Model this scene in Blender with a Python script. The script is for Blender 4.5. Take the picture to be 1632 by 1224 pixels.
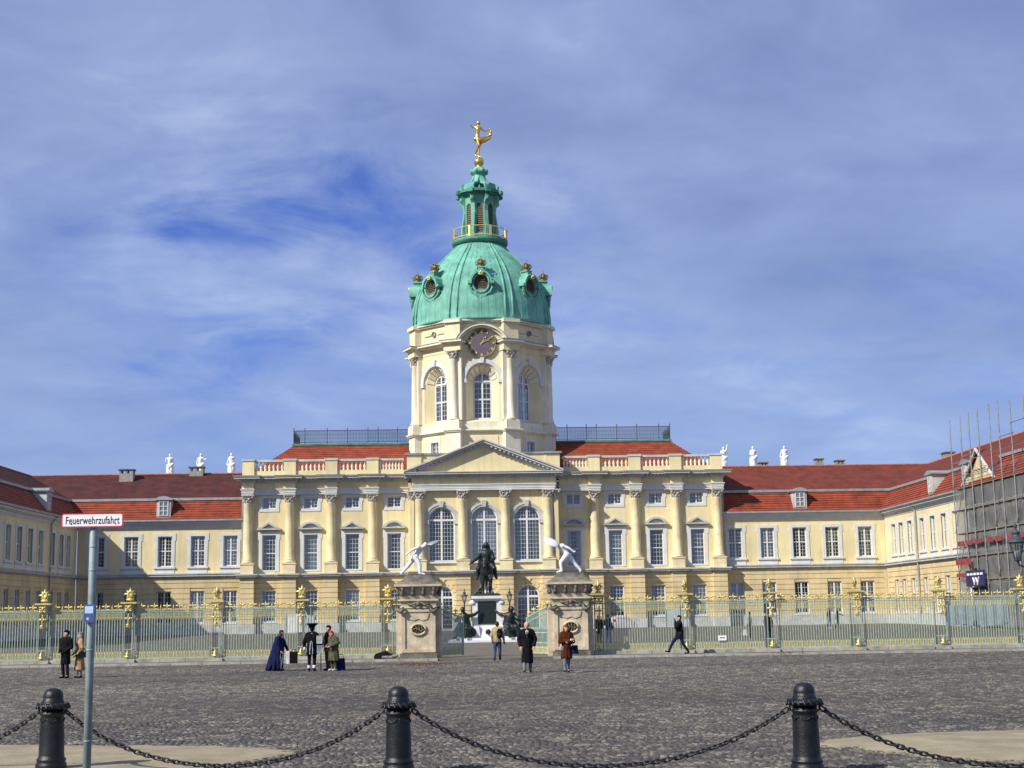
import bpy, math, random
import numpy as np
from mathutils import Vector, Matrix, Euler
random.seed(7)
R = math.radians
for o in list(bpy.data.objects): bpy.data.objects.remove(o)
SC = bpy.context.scene
COL = SC.collection

# ------------------------------------------------------------------ camera
cam_d = bpy.data.cameras.new('camera'); cam = bpy.data.objects.new('camera', cam_d); COL.objects.link(cam)
cam_d.sensor_width = 36; cam_d.lens = 36*2300/1632; cam_d.clip_start = .1; cam_d.clip_end = 9000
cam.matrix_world = (Matrix.Translation((-1, 0, 2.0)) @ Matrix.Rotation(R(-1.6723), 4, 'Z')
                    @ Matrix.Rotation(R(90+9.066), 4, 'X') @ Matrix.Rotation(-0.0162, 4, 'Z'))
SC.camera = cam
# ------------------------------------------------------------------ sky
SUN = Vector((-1.0, -.74, .95)).normalized()          # towards the sun
sun_el = math.asin(SUN.z); sun_az = math.atan2(SUN.x, SUN.y)
W = bpy.data.worlds.new('World'); SC.world = W; W.use_nodes = True
nt = W.node_tree; nt.nodes.clear()
def N(nt, typ, **kw):
    n = nt.nodes.new(typ)
    for k, v in kw.items(): setattr(n, k, v)
    return n
def L(nt, a, b): nt.links.new(a, b)
def maths(nt, op, a, b=None, c=None):
    n = N(nt, 'ShaderNodeMath', operation=op)
    for i, v in enumerate((a, b, c)):
        if v is None: continue
        if isinstance(v, (int, float)): n.inputs[i].default_value = v
        else: L(nt, v, n.inputs[i])
    return n.outputs[0]
def ramp(nt, fac, stops):
    n = N(nt, 'ShaderNodeValToRGB'); cr = n.color_ramp
    while len(cr.elements) < len(stops): cr.elements.new(.5)
    for e, (p, c) in zip(cr.elements, stops):
        e.position = p; e.color = (c, c, c, 1) if isinstance(c, (int, float)) else (*c, 1)
    L(nt, fac, n.inputs[0]); return n.outputs[0]
def mixc(nt, fac, a, b, bt='MIX'):
    n = N(nt, 'ShaderNodeMix', data_type='RGBA', blend_type=bt)
    for i, v in ((0, fac), (6, a), (7, b)):
        if isinstance(v, (int, float)): n.inputs[i].default_value = v
        elif isinstance(v, tuple): n.inputs[i].default_value = (*v, 1)
        else: L(nt, v, n.inputs[i])
    return n.outputs[2]
def noise(nt, vec, scale, detail=4, rough=.55, dist=0.):
    n = N(nt, 'ShaderNodeTexNoise'); n.inputs['Scale'].default_value = scale
    n.inputs['Detail'].default_value = detail; n.inputs['Roughness'].default_value = rough
    n.inputs['Distortion'].default_value = dist
    if vec is not None: L(nt, vec, n.inputs['Vector'])
    return n.outputs['Fac']
sky = N(nt, 'ShaderNodeTexSky', sky_type='NISHITA'); sky.sun_disc = False
sky.sun_elevation = sun_el; sky.sun_rotation = sun_az
sky.altitude = 50; sky.air_density = 1.0; sky.dust_density = .3; sky.ozone_density = 4.0
tc = N(nt, 'ShaderNodeTexCoord'); sp = N(nt, 'ShaderNodeSeparateXYZ'); L(nt, tc.outputs['Generated'], sp.inputs[0])
den = maths(nt, 'ADD', maths(nt, 'MAXIMUM', sp.outputs[2], 0.), .16)
cv = N(nt, 'ShaderNodeCombineXYZ')
L(nt, maths(nt, 'DIVIDE', sp.outputs[0], den), cv.inputs[0]); L(nt, maths(nt, 'DIVIDE', sp.outputs[1], den), cv.inputs[1])
cv.inputs[2].default_value = 4.1
n1 = noise(nt, cv.outputs[0], .95, 8, .52, .3)
n2 = noise(nt, cv.outputs[0], 3.4, 7, .62, .5)
dens = maths(nt, 'ADD', maths(nt, 'MULTIPLY', n1, .8), maths(nt, 'MULTIPLY', n2, .2))
cover = maths(nt, 'MAXIMUM', ramp(nt, dens, [(.34, .1), (.415, .72), (.50, 1.)]), ramp(nt, sp.outputs[2], [(.05, 1.), (.16, 0.)]))
n3 = maths(nt, 'ADD', maths(nt, 'MULTIPLY', noise(nt, cv.outputs[0], 1.4, 8, .52, .4), .75), maths(nt, 'MULTIPLY', n2, .25))
ccol = ramp(nt, n3, [(.34, (1.85, 2.5, 4.75)), (.46, (2.45, 3.25, 5.8)), (.56, (3.1, 4.0, 6.7)), (.68, (5.0, 6.0, 8.3))])
low = ramp(nt, sp.outputs[2], [(.02, .62), (.16, .35), (.34, 0.)])
ccol = mixc(nt, low, ccol, (3.9, 5.4, 8.4))
SKYGAIN = (.42, .60, 1.22)
skyc = mixc(nt, 1.0, sky.outputs[0], SKYGAIN, 'MULTIPLY')
bg = N(nt, 'ShaderNodeBackground'); bg.inputs[1].default_value = .09
L(nt, mixc(nt, maths(nt, 'MULTIPLY', cover, .93), skyc, ccol), bg.inputs[0])
wo = N(nt, 'ShaderNodeOutputWorld'); L(nt, bg.outputs[0], wo.inputs[0])
# ------------------------------------------------------------------ sun
sd = bpy.data.lights.new('sun', 'SUN'); sd.energy = 5.0; sd.angle = R(.53); sd.color = (1, .955, .86)
so = bpy.data.objects.new('sun', sd); COL.objects.link(so)
so.rotation_euler = SUN.to_track_quat('Z', 'Y').to_euler(); so.location = SUN*300
SC.view_settings.view_transform = 'Standard'; SC.view_settings.look = 'None'
SC.view_settings.exposure = 0.2; SC.view_settings.gamma = 1
SC.render.engine = 'CYCLES'
SC.cycles.transparent_max_bounces = 16

# ------------------------------------------------------------------ materials
MT = {}
def mat(name, col, rough=.8, metal=0., var=.15, scale=.8, bump=0., bscale=12., streak=0., col2=None, fine=0., spec=.5):
    m = bpy.data.materials.new(name); m.use_nodes = True; t = m.node_tree; b = t.nodes['Principled BSDF']
    b.inputs['Roughness'].default_value = rough; b.inputs['Metallic'].default_value = metal
    b.inputs['Specular IOR Level'].default_value = spec
    g = N(t, 'ShaderNodeNewGeometry').outputs['Position']
    c2 = col2 or tuple(max(0, k*(1-2.2*var)) for k in col); c1 = tuple(min(1, k*(1+var)) for k in col)
    n = noise(t, g, scale, 6, .6)
    c = mixc(t, ramp(t, n, [(.32, 0.), (.68, 1.)]), c2, c1)
    if streak:
        mp = N(t, 'ShaderNodeMapping'); mp.inputs['Scale'].default_value = (1.6, 1.6, .12); L(t, g, mp.inputs[0])
        s = noise(t, mp.outputs[0], 1.5, 6, .65)
        c = mixc(t, maths(t, 'MULTIPLY', ramp(t, s, [(.48, 0.), (.75, 1.)]), streak), c, tuple(k*.38 for k in col))
    if fine:
        f = noise(t, g, scale*22, 3, .7)
        c = mixc(t, maths(t, 'MULTIPLY', ramp(t, f, [(.35, 1.), (.6, 0.)]), fine), c, tuple(k*.45 for k in col))
    L(t, c, b.inputs['Base Color'])
    if bump:
        bn = N(t, 'ShaderNodeBump'); bn.inputs['Strength'].default_value = bump; bn.inputs['Distance'].default_value = .02
        L(t, noise(t, g, bscale, 5, .65), bn.inputs['Height']); L(t, bn.outputs[0], b.inputs['Normal'])
    MT[name] = m; return m
mat('plaster', (.77, .655, .375), .9, var=.085, scale=.22, bump=.3, bscale=8, streak=.34, fine=.08)
mat('rusticated', (.70, .56, .315), .9, var=.11, scale=.4, bump=.4, bscale=10, streak=.36, fine=.16)
mat('tower_plaster', (.77, .67, .42), .9, var=.07, scale=.4, bump=.25, streak=.28)
mat('tower_stone', (.76, .70, .54), .85, var=.08, scale=.7, bump=.25, streak=.22)
mat('column_stone', (.76, .65, .40), .85, var=.09, scale=.9, bump=.3, streak=.22)
mat('grey_trim', (.52, .52, .50), .85, var=.1, scale=.8, bump=.25, streak=.3)
mat('pale_trim', (.64, .64, .63), .85, var=.05, scale=.8, streak=.12)
mat('cornice_top', (.30, .30, .30), .8, var=.18, scale=1, streak=.35)
mat('plinth_stone', (.50, .51, .50), .9, var=.12, scale=1.2, bump=.3, streak=.2)
mat('capital_stone', (.56, .52, .44), .85, var=.2, scale=4, bump=.5, bscale=14)
mat('white_paint', (.70, .69, .65), .55, var=.06, scale=2)
mat('bars_paint', (.55, .56, .53), .6, var=.05)
mat('tile_lower', (.30, .052, .019), .8, var=.24, scale=1.2, fine=.4, bump=.35, bscale=22, streak=.25)
mat('tile_upper', (.20, .040, .022), .85, var=.18, scale=.9, fine=.35, bump=.3, bscale=22, streak=.15)
mat('tile_main', (.29, .052, .019), .8, var=.2, scale=1.1, fine=.4, bump=.3, bscale=22)
mat('tile_dark', (.095, .020, .016), .85, var=.25, scale=.9, fine=.35, bump=.3, bscale=22, streak=.15)  # darker tile colour for the upper roofs of the two left wings
mat('tile_ridge', (.42, .14, .08), .8, var=.2, scale=5)
mat('zinc', (.36, .39, .40), .5, .35, var=.12, scale=2, streak=.2)
mat('copper', (.165, .445, .335), .75, var=.16, scale=.7, bump=.2, streak=.75, fine=.08)
mat('copper_dark', (.07, .25, .20), .7, var=.2, scale=1.2, streak=.6)
mat('louvre', (.15, .105, .075), .8, var=.25, scale=5)
mat('gold', (.83, .55, .13), .3, .9, var=.12, scale=6)
mat('gilding', (.76, .62, .22), .5, .35, var=.15, scale=9)
mat('old_gold', (.34, .26, .13), .6, .35, var=.3, scale=8)
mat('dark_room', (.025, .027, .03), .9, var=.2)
mat('curtain', (.60, .61, .58), .95, var=.1, scale=2)
mat('curtain_grey', (.40, .41, .39), .95, var=.12, scale=2)
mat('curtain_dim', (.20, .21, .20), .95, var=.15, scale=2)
mat('iron', (.035, .04, .045), .55, .3, var=.2, scale=5)
mat('iron_lattice', (.055, .068, .085), .6, .2, var=.15, scale=5)
mat('green_paint', (.36, .44, .35), .5, .0, var=.15, scale=6, fine=.12)
mat('pale_green_paint', (.40, .53, .45), .5, .0, var=.12, scale=4, fine=.15)
mat('bronze', (.014, .017, .017), .45, .3, var=.35, scale=2.5, col2=(.018, .032, .028))
mat('marble', (.72, .71, .68), .7, var=.07, scale=2, streak=.15)
mat('white_statue', (.78, .78, .80), .75, var=.05, scale=3)
mat('sandstone', (.60, .51, .36), .9, var=.16, scale=2.2, bump=.5, bscale=14, streak=.35, fine=.1)
mat('sandstone_dark', (.20, .18, .14), .92, var=.3, scale=2.5, bump=.6, bscale=12, streak=.4, fine=.3)
mat('chimney_stone', (.30, .29, .26), .9, var=.15, scale=2, streak=.4)
mat('kerb_stone', (.40, .38, .32), .9, var=.2, scale=2, bump=.4, bscale=14, fine=.2)
mat('sand', (.34, .285, .175), .95, var=.15, scale=1.5, bump=.6, bscale=18, fine=.3)
mat('lawn', (.10, .092, .058), .95, var=.22, scale=.5, bump=1., bscale=9, col2=(.078, .068, .05), fine=.4)
mat('path', (.17, .145, .105), .95, var=.2, scale=.8, bump=.6, bscale=14, fine=.35)
mat('earth', (.13, .12, .09), .95, var=.2, scale=.05)
mat('leaves', (.30, .075, .02), .9, var=.3, scale=6)
mat('bollard_iron', (.010, .0105, .013), .42, .1, var=.5, scale=5, bump=.3, bscale=30, fine=.3)
mat('chain_iron', (.035, .036, .038), .45, .5, var=.3, scale=14)
mat('pole_grey', (.30, .37, .36), .55, .15, var=.15, scale=5, streak=.25, fine=.25)
mat('sign_white', (.86, .86, .86), .35, var=.02)
mat('sign_red', (.62, .03, .03), .4, var=.05)
mat('ink', (.012, .014, .02), .5, var=.02)
mat('box_blue', (.055, .10, .27), .5, var=.15, scale=9)
mat('label_pale', (.50, .60, .78), .5, var=.1, scale=20)
mat('steel', (.30, .32, .33), .45, .6, var=.15, scale=4)
mat('netting', (.185, .185, .18), .95, var=.15, scale=.7, fine=.25)
mat('tarp', (.24, .31, .36), .6, var=.12, scale=1.2, bump=.5, bscale=4)
mat('plank', (.24, .20, .15), .9, var=.25, scale=3)
mat('red_board', (.27, .045, .05), .8, var=.2, scale=2)
mat('dark_blue', (.02, .025, .10), .6, var=.1)
mat('gable_yellow', (.66, .56, .34), .9, var=.15, scale=2, streak=.5)
mat('skin', (.56, .33, .23), .55, var=.06, scale=14)
mat('door_grey', (.44, .48, .50), .7, var=.06, scale=2)
mat('clock_face', (.13, .10, .135), .8, var=.1, scale=1)
mat('violet_ring', (.30, .24, .20), .7, var=.1, scale=2)
mat('lamp_glass', (.75, .75, .70), .3, var=.05)
CL = {}
def cloth(key, c, rough=.9):
    CL[key] = mat('cloth_'+key, c, rough, var=.18, scale=5, bump=.4, bscale=18, spec=.12); return CL[key]
for k, c in dict(black=(.008, .008, .010), charcoal=(.022, .022, .026), navy=(.011, .015, .062), jeans=(.045, .075, .17), tan=(.40, .31, .18), camel=(.42, .27, .14),
                 brown=(.085, .022, .010), grey=(.20, .21, .23), olive=(.095, .10, .055), white=(.72, .72, .70), red=(.55, .04, .03), pale_blue=(.42, .48, .56),
                 hair_dark=(.012, .010, .009), hair_brown=(.075, .035, .016), hair_grey=(.25, .24, .23), hair_red=(.19, .07, .025), shoe=(.015, .013, .012), shoe_brown=(.06, .025, .012)).items(): cloth(k, c)
def glass_mat():
    m = bpy.data.materials.new('window_glass'); m.use_nodes = True; t = m.node_tree; t.nodes.clear()
    o = N(t, 'ShaderNodeOutputMaterial'); mx = N(t, 'ShaderNodeMixShader'); tr = N(t, 'ShaderNodeBsdfTransparent'); gl = N(t, 'ShaderNodeBsdfGlossy')
    tr.inputs[0].default_value = (.88, .91, .91, 1); gl.inputs[0].default_value = (.85, .88, .95, 1); gl.inputs['Roughness'].default_value = .03
    g = N(t, 'ShaderNodeNewGeometry').outputs['Position']
    bn = N(t, 'ShaderNodeBump'); bn.inputs['Strength'].default_value = .12; bn.inputs['Distance'].default_value = .05
    L(t, noise(t, g, 1.6, 2, .5), bn.inputs['Height']); L(t, bn.outputs[0], gl.inputs['Normal'])
    fr = N(t, 'ShaderNodeFresnel'); fr.inputs[0].default_value = 1.9
    L(t, maths(t, 'ADD', maths(t, 'MULTIPLY', fr.outputs[0], .6), .02), mx.inputs[0])
    L(t, tr.outputs[0], mx.inputs[1]); L(t, gl.outputs[0], mx.inputs[2]); L(t, mx.outputs[0], o.inputs[0]); MT['glass'] = m
glass_mat()
def net_mat():
    m = MT['netting']; t = m.node_tree; b = t.nodes['Principled BSDF']; b.inputs['Alpha'].default_value = .70
net_mat()
def cobble_mat(name, flat):
    m = bpy.data.materials.new(name); m.use_nodes = True; t = m.node_tree; b = t.nodes['Principled BSDF']
    b.inputs['Roughness'].default_value = .78; b.inputs['Specular IOR Level'].default_value = .35
    g = N(t, 'ShaderNodeNewGeometry').outputs['Position']
    vo = N(t, 'ShaderNodeTexVoronoi'); vo.inputs['Scale'].default_value = 6.5; L(t, g, vo.inputs['Vector'])
    sx = N(t, 'ShaderNodeSeparateColor'); L(t, vo.outputs['Color'], sx.inputs[0])
    c = ramp(t, sx.outputs[0], [(0., (.058, .052, .050)), (.4, (.088, .079, .073)), (.75, (.135, .12, .098)), (1., (.27, .24, .18))])
    mp = N(t, 'ShaderNodeMapping'); mp.inputs['Scale'].default_value = (.05, .16, .1); L(t, g, mp.inputs[0])
    big = noise(t, mp.outputs[0], 1., 6, .65, .4)
    c = mixc(t, ramp(t, big, [(.36, .85), (.60, 0.)]), c, mixc(t, .55, c, (.020, .021, .028)))
    c = mixc(t, ramp(t, noise(t, g, .22, 5, .6), [(.56, 0.), (.75, .5)]), c, (.15, .13, .09))
    if flat:
        ve = N(t, 'ShaderNodeTexVoronoi', feature='DISTANCE_TO_EDGE'); ve.inputs['Scale'].default_value = 6.5; L(t, g, ve.inputs['Vector'])
        e = ramp(t, ve.outputs['Distance'], [(.0, 0.), (.12, 1.)])
        c = mixc(t, e, mixc(t, .5, c, (.05, .045, .035)), c)
        bn = N(t, 'ShaderNodeBump'); bn.inputs['Strength'].default_value = 1.; bn.inputs['Distance'].default_value = .04
        L(t, e, bn.inputs['Height']); L(t, bn.outputs[0], b.inputs['Normal'])
    else:
        bn = N(t, 'ShaderNodeBump'); bn.inputs['Strength'].default_value = .6; bn.inputs['Distance'].default_value = .012
        L(t, noise(t, g, 45, 3, .6), bn.inputs['Height']); L(t, bn.outputs[0], b.inputs['Normal'])
    L(t, c, b.inputs['Base Color']); MT[name] = m
cobble_mat('cobble_flat', True); cobble_mat('cobble', False)

# ------------------------------------------------------------------ mesh helpers
STUFF = {'dentils', 'railing_bars', 'railing_lattice', 'soffit_panels', 'louvre_slats', 'louvre', 'numerals', 'dome_seams', 'ridge_tiles', 'eyes_and_mouth', 'grille', 'glazing_bars', 'leaf_collar', 'drapery_relief', 'lettering', 'capital', 'braid'}
class MB:
    def __init__(s): s.v = []; s.f = []
    def add(s, vs, fs):
        o = len(s.v); s.v += [tuple(p) for p in vs]; s.f += [tuple(i+o for i in f) for f in fs]; return s
    def box(s, x0, x1, y0, y1, z0, z1):
        return s.add([(x0,y0,z0),(x1,y0,z0),(x1,y1,z0),(x0,y1,z0),(x0,y0,z1),(x1,y0,z1),(x1,y1,z1),(x0,y1,z1)],
                     [(0,3,2,1),(4,5,6,7),(0,1,5,4),(1,2,6,5),(2,3,7,6),(3,0,4,7)])
    def taper(s, c, z0, z1, a0, b0, a1, b1):       # frustum with half sizes
        x, y = c
        return s.add([(x-a0,y-b0,z0),(x+a0,y-b0,z0),(x+a0,y+b0,z0),(x-a0,y+b0,z0),(x-a1,y-b1,z1),(x+a1,y-b1,z1),(x+a1,y+b1,z1),(x-a1,y+b1,z1)],
                     [(0,3,2,1),(4,5,6,7),(0,1,5,4),(1,2,6,5),(2,3,7,6),(3,0,4,7)])
    def prism(s, poly, y0, y1):                    # polygon in XZ, counter clockwise seen from -Y
        n = len(poly)
        s.add([(x,y0,z) for x,z in poly]+[(x,y1,z) for x,z in poly],
              [tuple(range(n)), tuple(range(2*n-1, n-1, -1))]+[((i+1)%n, i, i+n, (i+1)%n+n) for i in range(n)])
        return s
    def prism_z(s, poly, z0, z1):
        n = len(poly)
        return s.add([(x,y,z0) for x,y in poly]+[(x,y,z1) for x,y in poly],
              [tuple(range(n-1,-1,-1)), tuple(range(n, 2*n))]+[(i, (i+1)%n, (i+1)%n+n, i+n) for i in range(n)])
    def lathe(s, prof, n=16, c=(0,0), a0=0., a1=None):
        full = a1 is None; a1 = a0+2*math.pi if full else a1
        m = n if full else n+1; vs = []
        for r, z in prof:
            for i in range(m):
                a = a0+(a1-a0)*i/n; vs.append((c[0]+r*math.cos(a), c[1]+r*math.sin(a), z))
        fs = []
        for j in range(len(prof)-1):
            for i in range(n if full else n):
                k = (i+1) % m if full else i+1
                fs.append((j*m+i, j*m+k, (j+1)*m+k, (j+1)*m+i))
        if full:
            if prof[0][0] > 1e-6: fs.append(tuple(range(m-1, -1, -1)))
            if prof[-1][0] > 1e-6: fs.append(tuple(range((len(prof)-1)*m, len(prof)*m)))
        return s.add(vs, fs)
    def tube(s, pts, r, n=6, closed=False):
        pts = [Vector(p) for p in pts]; rs = r if isinstance(r, (list, tuple)) else [r]*len(pts); vs = []; m = len(pts); fs = []
        for i, p in enumerate(pts):
            a = pts[(i-1) % m] if closed or i > 0 else p; b = pts[(i+1) % m] if closed or i < m-1 else p
            d = (b-a).normalized(); u = d.cross(Vector((0,0,1)))
            if u.length < .05: u = d.cross(Vector((1,0,0)))
            u.normalize(); w = d.cross(u)
            for k in range(n):
                t = 2*math.pi*k/n; vs.append(p+(u*math.cos(t)+w*math.sin(t))*rs[i])
        for i in range(m if closed else m-1):
            j = (i+1) % m
            for k in range(n): fs.append((i*n+k, j*n+k, j*n+(k+1)%n, i*n+(k+1)%n))
        if not closed: fs += [tuple(range(n)), tuple(range(m*n-1, (m-1)*n-1, -1))]
        return s.add(vs, fs)
    def ball(s, c, r, nu=10, nv=6):
        rx, ry, rz = r if isinstance(r, (list, tuple)) else (r, r, r)
        vs = [(c[0], c[1], c[2]-rz)]; fs = []
        for j in range(1, nv):
            t = math.pi*j/nv-math.pi/2
            for i in range(nu):
                a = 2*math.pi*i/nu; vs.append((c[0]+rx*math.cos(t)*math.cos(a), c[1]+ry*math.cos(t)*math.sin(a), c[2]+rz*math.sin(t)))
        vs.append((c[0], c[1], c[2]+rz)); e = len(vs)-1
        for i in range(nu):
            fs.append((0, 1+(i+1)%nu, 1+i)); fs.append((e, 1+(nv-2)*nu+i, 1+(nv-2)*nu+(i+1)%nu))
            for j in range(nv-2): fs.append((1+j*nu+i, 1+j*nu+(i+1)%nu, 1+(j+1)*nu+(i+1)%nu, 1+(j+1)*nu+i))
        return s.add(vs, fs)
    def capsule(s, p0, p1, r0, r1=None, n=9):
        r1 = r0 if r1 is None else r1; p0 = Vector(p0); p1 = Vector(p1); d = p1-p0
        if d.length < 1e-5: d = Vector((0,0,1e-4)); p1 = p0+d
        d.normalize(); u = d.cross(Vector((.31,.17,.93)))
        if u.length < .05: u = d.cross(Vector((1,0,0)))
        u.normalize(); w = d.cross(u); vs = [p0-d*r0]; rings = []
        for t in (-60, -30, 0): rings.append((p0+d*r0*math.sin(R(t)), r0*math.cos(R(t))))
        for t in (0, 30, 60): rings.append((p1+d*r1*math.sin(R(t)), r1*math.cos(R(t))))
        for c, r in rings:
            for k in range(n):
                a = 2*math.pi*k/n; vs.append(c+(u*math.cos(a)+w*math.sin(a))*r)
        vs.append(p1+d*r1); e = len(vs)-1; fs = []; q = len(rings)
        for k in range(n):
            k2 = (k+1) % n
            fs.append((0, 1+k2, 1+k)); fs.append((e, 1+(q-1)*n+k, 1+(q-1)*n+k2))
            for j in range(q-1): fs.append((1+j*n+k, 1+j*n+k2, 1+(j+1)*n+k2, 1+(j+1)*n+k))
        return s.add(vs, fs)
    def mesh(s, name, m, smooth=False):
        me = bpy.data.meshes.new(name); me.from_pydata(s.v, [], s.f)
        me.materials.append(MT[m] if isinstance(m, str) else m)
        if smooth: me.polygons.foreach_set('use_smooth', [True]*len(me.polygons))
        me.update(); return me
    def build(s, name, m, parent=None, smooth=False, loc=None, rot=None, split=True):
        if name in STUFF or not split or parent is None:
            o = link(name, s.mesh(name, m, smooth), parent, loc, rot)
            if name in STUFF: o['kind'] = 'stuff'
            return o
        par = list(range(len(s.v)))            # separate pieces that do not touch become objects of their own
        def fd(i):
            while par[i] != i: par[i] = par[par[i]]; i = par[i]
            return i
        for f in s.f:
            a = fd(f[0])
            for k in f[1:]: par[fd(k)] = a
        comp = {}
        for i in range(len(s.v)): comp.setdefault(fd(i), []).append(i)
        bb = []
        for r, ids in comp.items():
            P = [s.v[i] for i in ids]; bb.append([[min(p[k] for p in P)-.012 for k in range(3)], [max(p[k] for p in P)+.012 for k in range(3)], {r}])
        ch = True
        while ch:
            ch = False; out = []
            for q in bb:
                for w in out:
                    if all(q[0][k] <= w[1][k] and w[0][k] <= q[1][k] for k in range(3)):
                        for k in range(3): w[0][k] = min(w[0][k], q[0][k]); w[1][k] = max(w[1][k], q[1][k])
                        w[2] |= q[2]; ch = True; break
                else: out.append(q)
            bb = out
        first = None
        for _, _, rs in bb:
            ids = [i for r in rs for i in comp[r]]; mp = {o_: n_ for n_, o_ in enumerate(ids)}; t = MB()
            t.v = [s.v[i] for i in ids]; t.f = [tuple(mp[i] for i in f) for f in s.f if f[0] in mp]
            o = link(name, t.mesh(name, m, smooth), parent, loc, rot); first = first or o
        return first
def link(name, me, parent=None, loc=None, rot=None, scale=None):
    o = bpy.data.objects.new(name, me); COL.objects.link(o)
    if name in STUFF and name not in ('capital', 'glazing_bars'): o['kind'] = 'stuff'
    if parent: o.parent = parent
    if loc is not None: o.location = loc
    if rot is not None: o.rotation_euler = rot
    if scale is not None: o.scale = scale if isinstance(scale, (tuple, list)) else (scale,)*3
    return o
def thing(name, label, cat, loc=(0,0,0), rz=0., group=None):
    o = bpy.data.objects.new(name, None); COL.objects.link(o); o.empty_display_size = .2
    o.location = loc; o.rotation_euler = (0, 0, rz); return tag(o, label, cat, group)
def tag(o, label, cat, group=None):
    o['label'] = label; o['category'] = cat
    if group: o['group'] = group
    return o
def copy_tree(o, parent=None):
    c = o.copy(); COL.objects.link(c)
    if parent: c.parent = parent
    for ch in [k for k in KIDS.get(o.name, [])]: copy_tree(ch, c)
    return c
KIDS = {}
CACHE = {}
def cached(key, fn):
    if key not in CACHE: CACHE[key] = fn()
    return CACHE[key]
def blob(name, caps, m, parent, vox=.02, it=4, loc=None, scale=None):
    b = MB()
    for c in caps: b.capsule(*c)
    o = b.build(name, m, parent, True, loc, split=False)
    if scale: o.scale = (scale,)*3
    rm = o.modifiers.new('r', 'REMESH'); rm.mode = 'VOXEL'; rm.voxel_size = vox; rm.use_smooth_shade = True
    if it: sm = o.modifiers.new('s', 'SMOOTH'); sm.factor = .5; sm.iterations = it
    return o
# ------------------------------------------------------------------ architecture helpers
def xf(mb, other, M):
    return mb.add([M @ Vector(p) for p in other.v], other.f)
def rotz(a): return Matrix.Rotation(a, 4, 'Z')
def arch_pts(cx, r, zs, n=14):
    return [(cx-r*math.cos(math.pi*i/n), zs+r*math.sin(math.pi*i/n)) for i in range(n+1)]
def wall(mb, x0, x1, z0, z1, y, ops, rev=.32):
    """front sheet in XZ at y with openings (cx, w, zb, zt, arch) and their reveals"""
    xs = sorted({x0, x1}|{o[0]+s*o[1]/2 for o in ops for s in (-1, 1)}); zs = sorted({z0, z1}|{o[k] for o in ops for k in (2, 3)})
    for a, b in zip(xs, xs[1:]):
        for c, d in zip(zs, zs[1:]):
            mx, mz = (a+b)/2, (c+d)/2
            if mx < x0 or mx > x1 or mz < z0 or mz > z1: continue
            if any(abs(mx-o[0]) < o[1]/2 and o[2] < mz < o[3] for o in ops): continue
            mb.add([(a,y,c),(b,y,c),(b,y,d),(a,y,d)], [(0,1,2,3)])
    for cx, w, zb, zt, ar in ops:
        h = w/2; zs_ = zt-h if ar else zt; yb = y+rev
        q = lambda A, B: mb.add([(A[0],y,A[1]),(B[0],y,B[1]),(B[0],yb,B[1]),(A[0],yb,A[1])], [(3,2,1,0)])
        if zb > z0: q((cx-h,zb),(cx+h,zb))
        q((cx+h,zb),(cx+h,zs_)); q((cx-h,zs_),(cx-h,zb))
        if ar:
            P = arch_pts(cx, h, zs_)
            for A, B in zip(P, P[1:]):
                q(B, A); mb.add([(A[0],y,A[1]),(B[0],y,B[1]),(B[0],y,zt),(A[0],y,zt)], [(0,1,2,3)])
        else: q((cx+h,zt),(cx-h,zt))
def courses(parent, x0, x1, z0, z1, n, y, ops, depth=.075, m='rusticated', gap=.055, side=None):
    h = (z1-z0)/n
    for i in range(n):
        a, b = z0+i*h+gap/2, z0+(i+1)*h-gap/2; iv = [(x0, x1)]
        for cx, w, zb, zt, ar in ops:
            if b <= zb+.01 or a >= zt+(.42 if ar else 0)-.01: continue
            hw = w/2
            if ar:
                zs = zt-hw; rr = hw+.42
                if b > zs: 
                    k = max(0, (a+b)/2-zs)
                    if k >= rr: continue
                    hw = max(math.sqrt(rr*rr-k*k), .1) if a > zs else hw+.0
            nv = []
            for p, q in iv:
                if cx+hw <= p or cx-hw >= q: nv.append((p, q)); continue
                if cx-hw > p: nv.append((p, cx-hw))
                if cx+hw < q: nv.append((cx+hw, q))
            iv = nv
        if not iv: continue
        for p, q in iv:
            if q-p > .05: MB().box(p, q, y, y+(side or depth)+.02, a, b).build('stone_course', m, parent, split=False)
def slope(mb, A, B, C, D, rows, lip=.035):
    """tiled slope: A-B lower edge, D-C upper edge; overlapping courses, each with a lip"""
    A, B, C, D = map(Vector, (A, B, C, D)); nrm = (B-A).cross(D-A).normalized()*lip
    for i in range(rows):
        t0, t1 = i/rows, (i+1)/rows+.0
        a, b = A.lerp(D, t0)+nrm, B.lerp(C, t0)+nrm; d, c = A.lerp(D, t1), B.lerp(C, t1)
        mb.add([a, b, c, d, a-nrm, b-nrm], [(0,1,2,3), (4,5,1,0)])
def moulding(mb, x0, x1, y, steps, yb, e=0.):
    """stack of boxes (z0, z1, projection) between x0 and x1; ends project too"""
    for z0, z1, p in steps: mb.box(x0-p, x1+p, y-p, yb, z0+e, z1+e)

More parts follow.
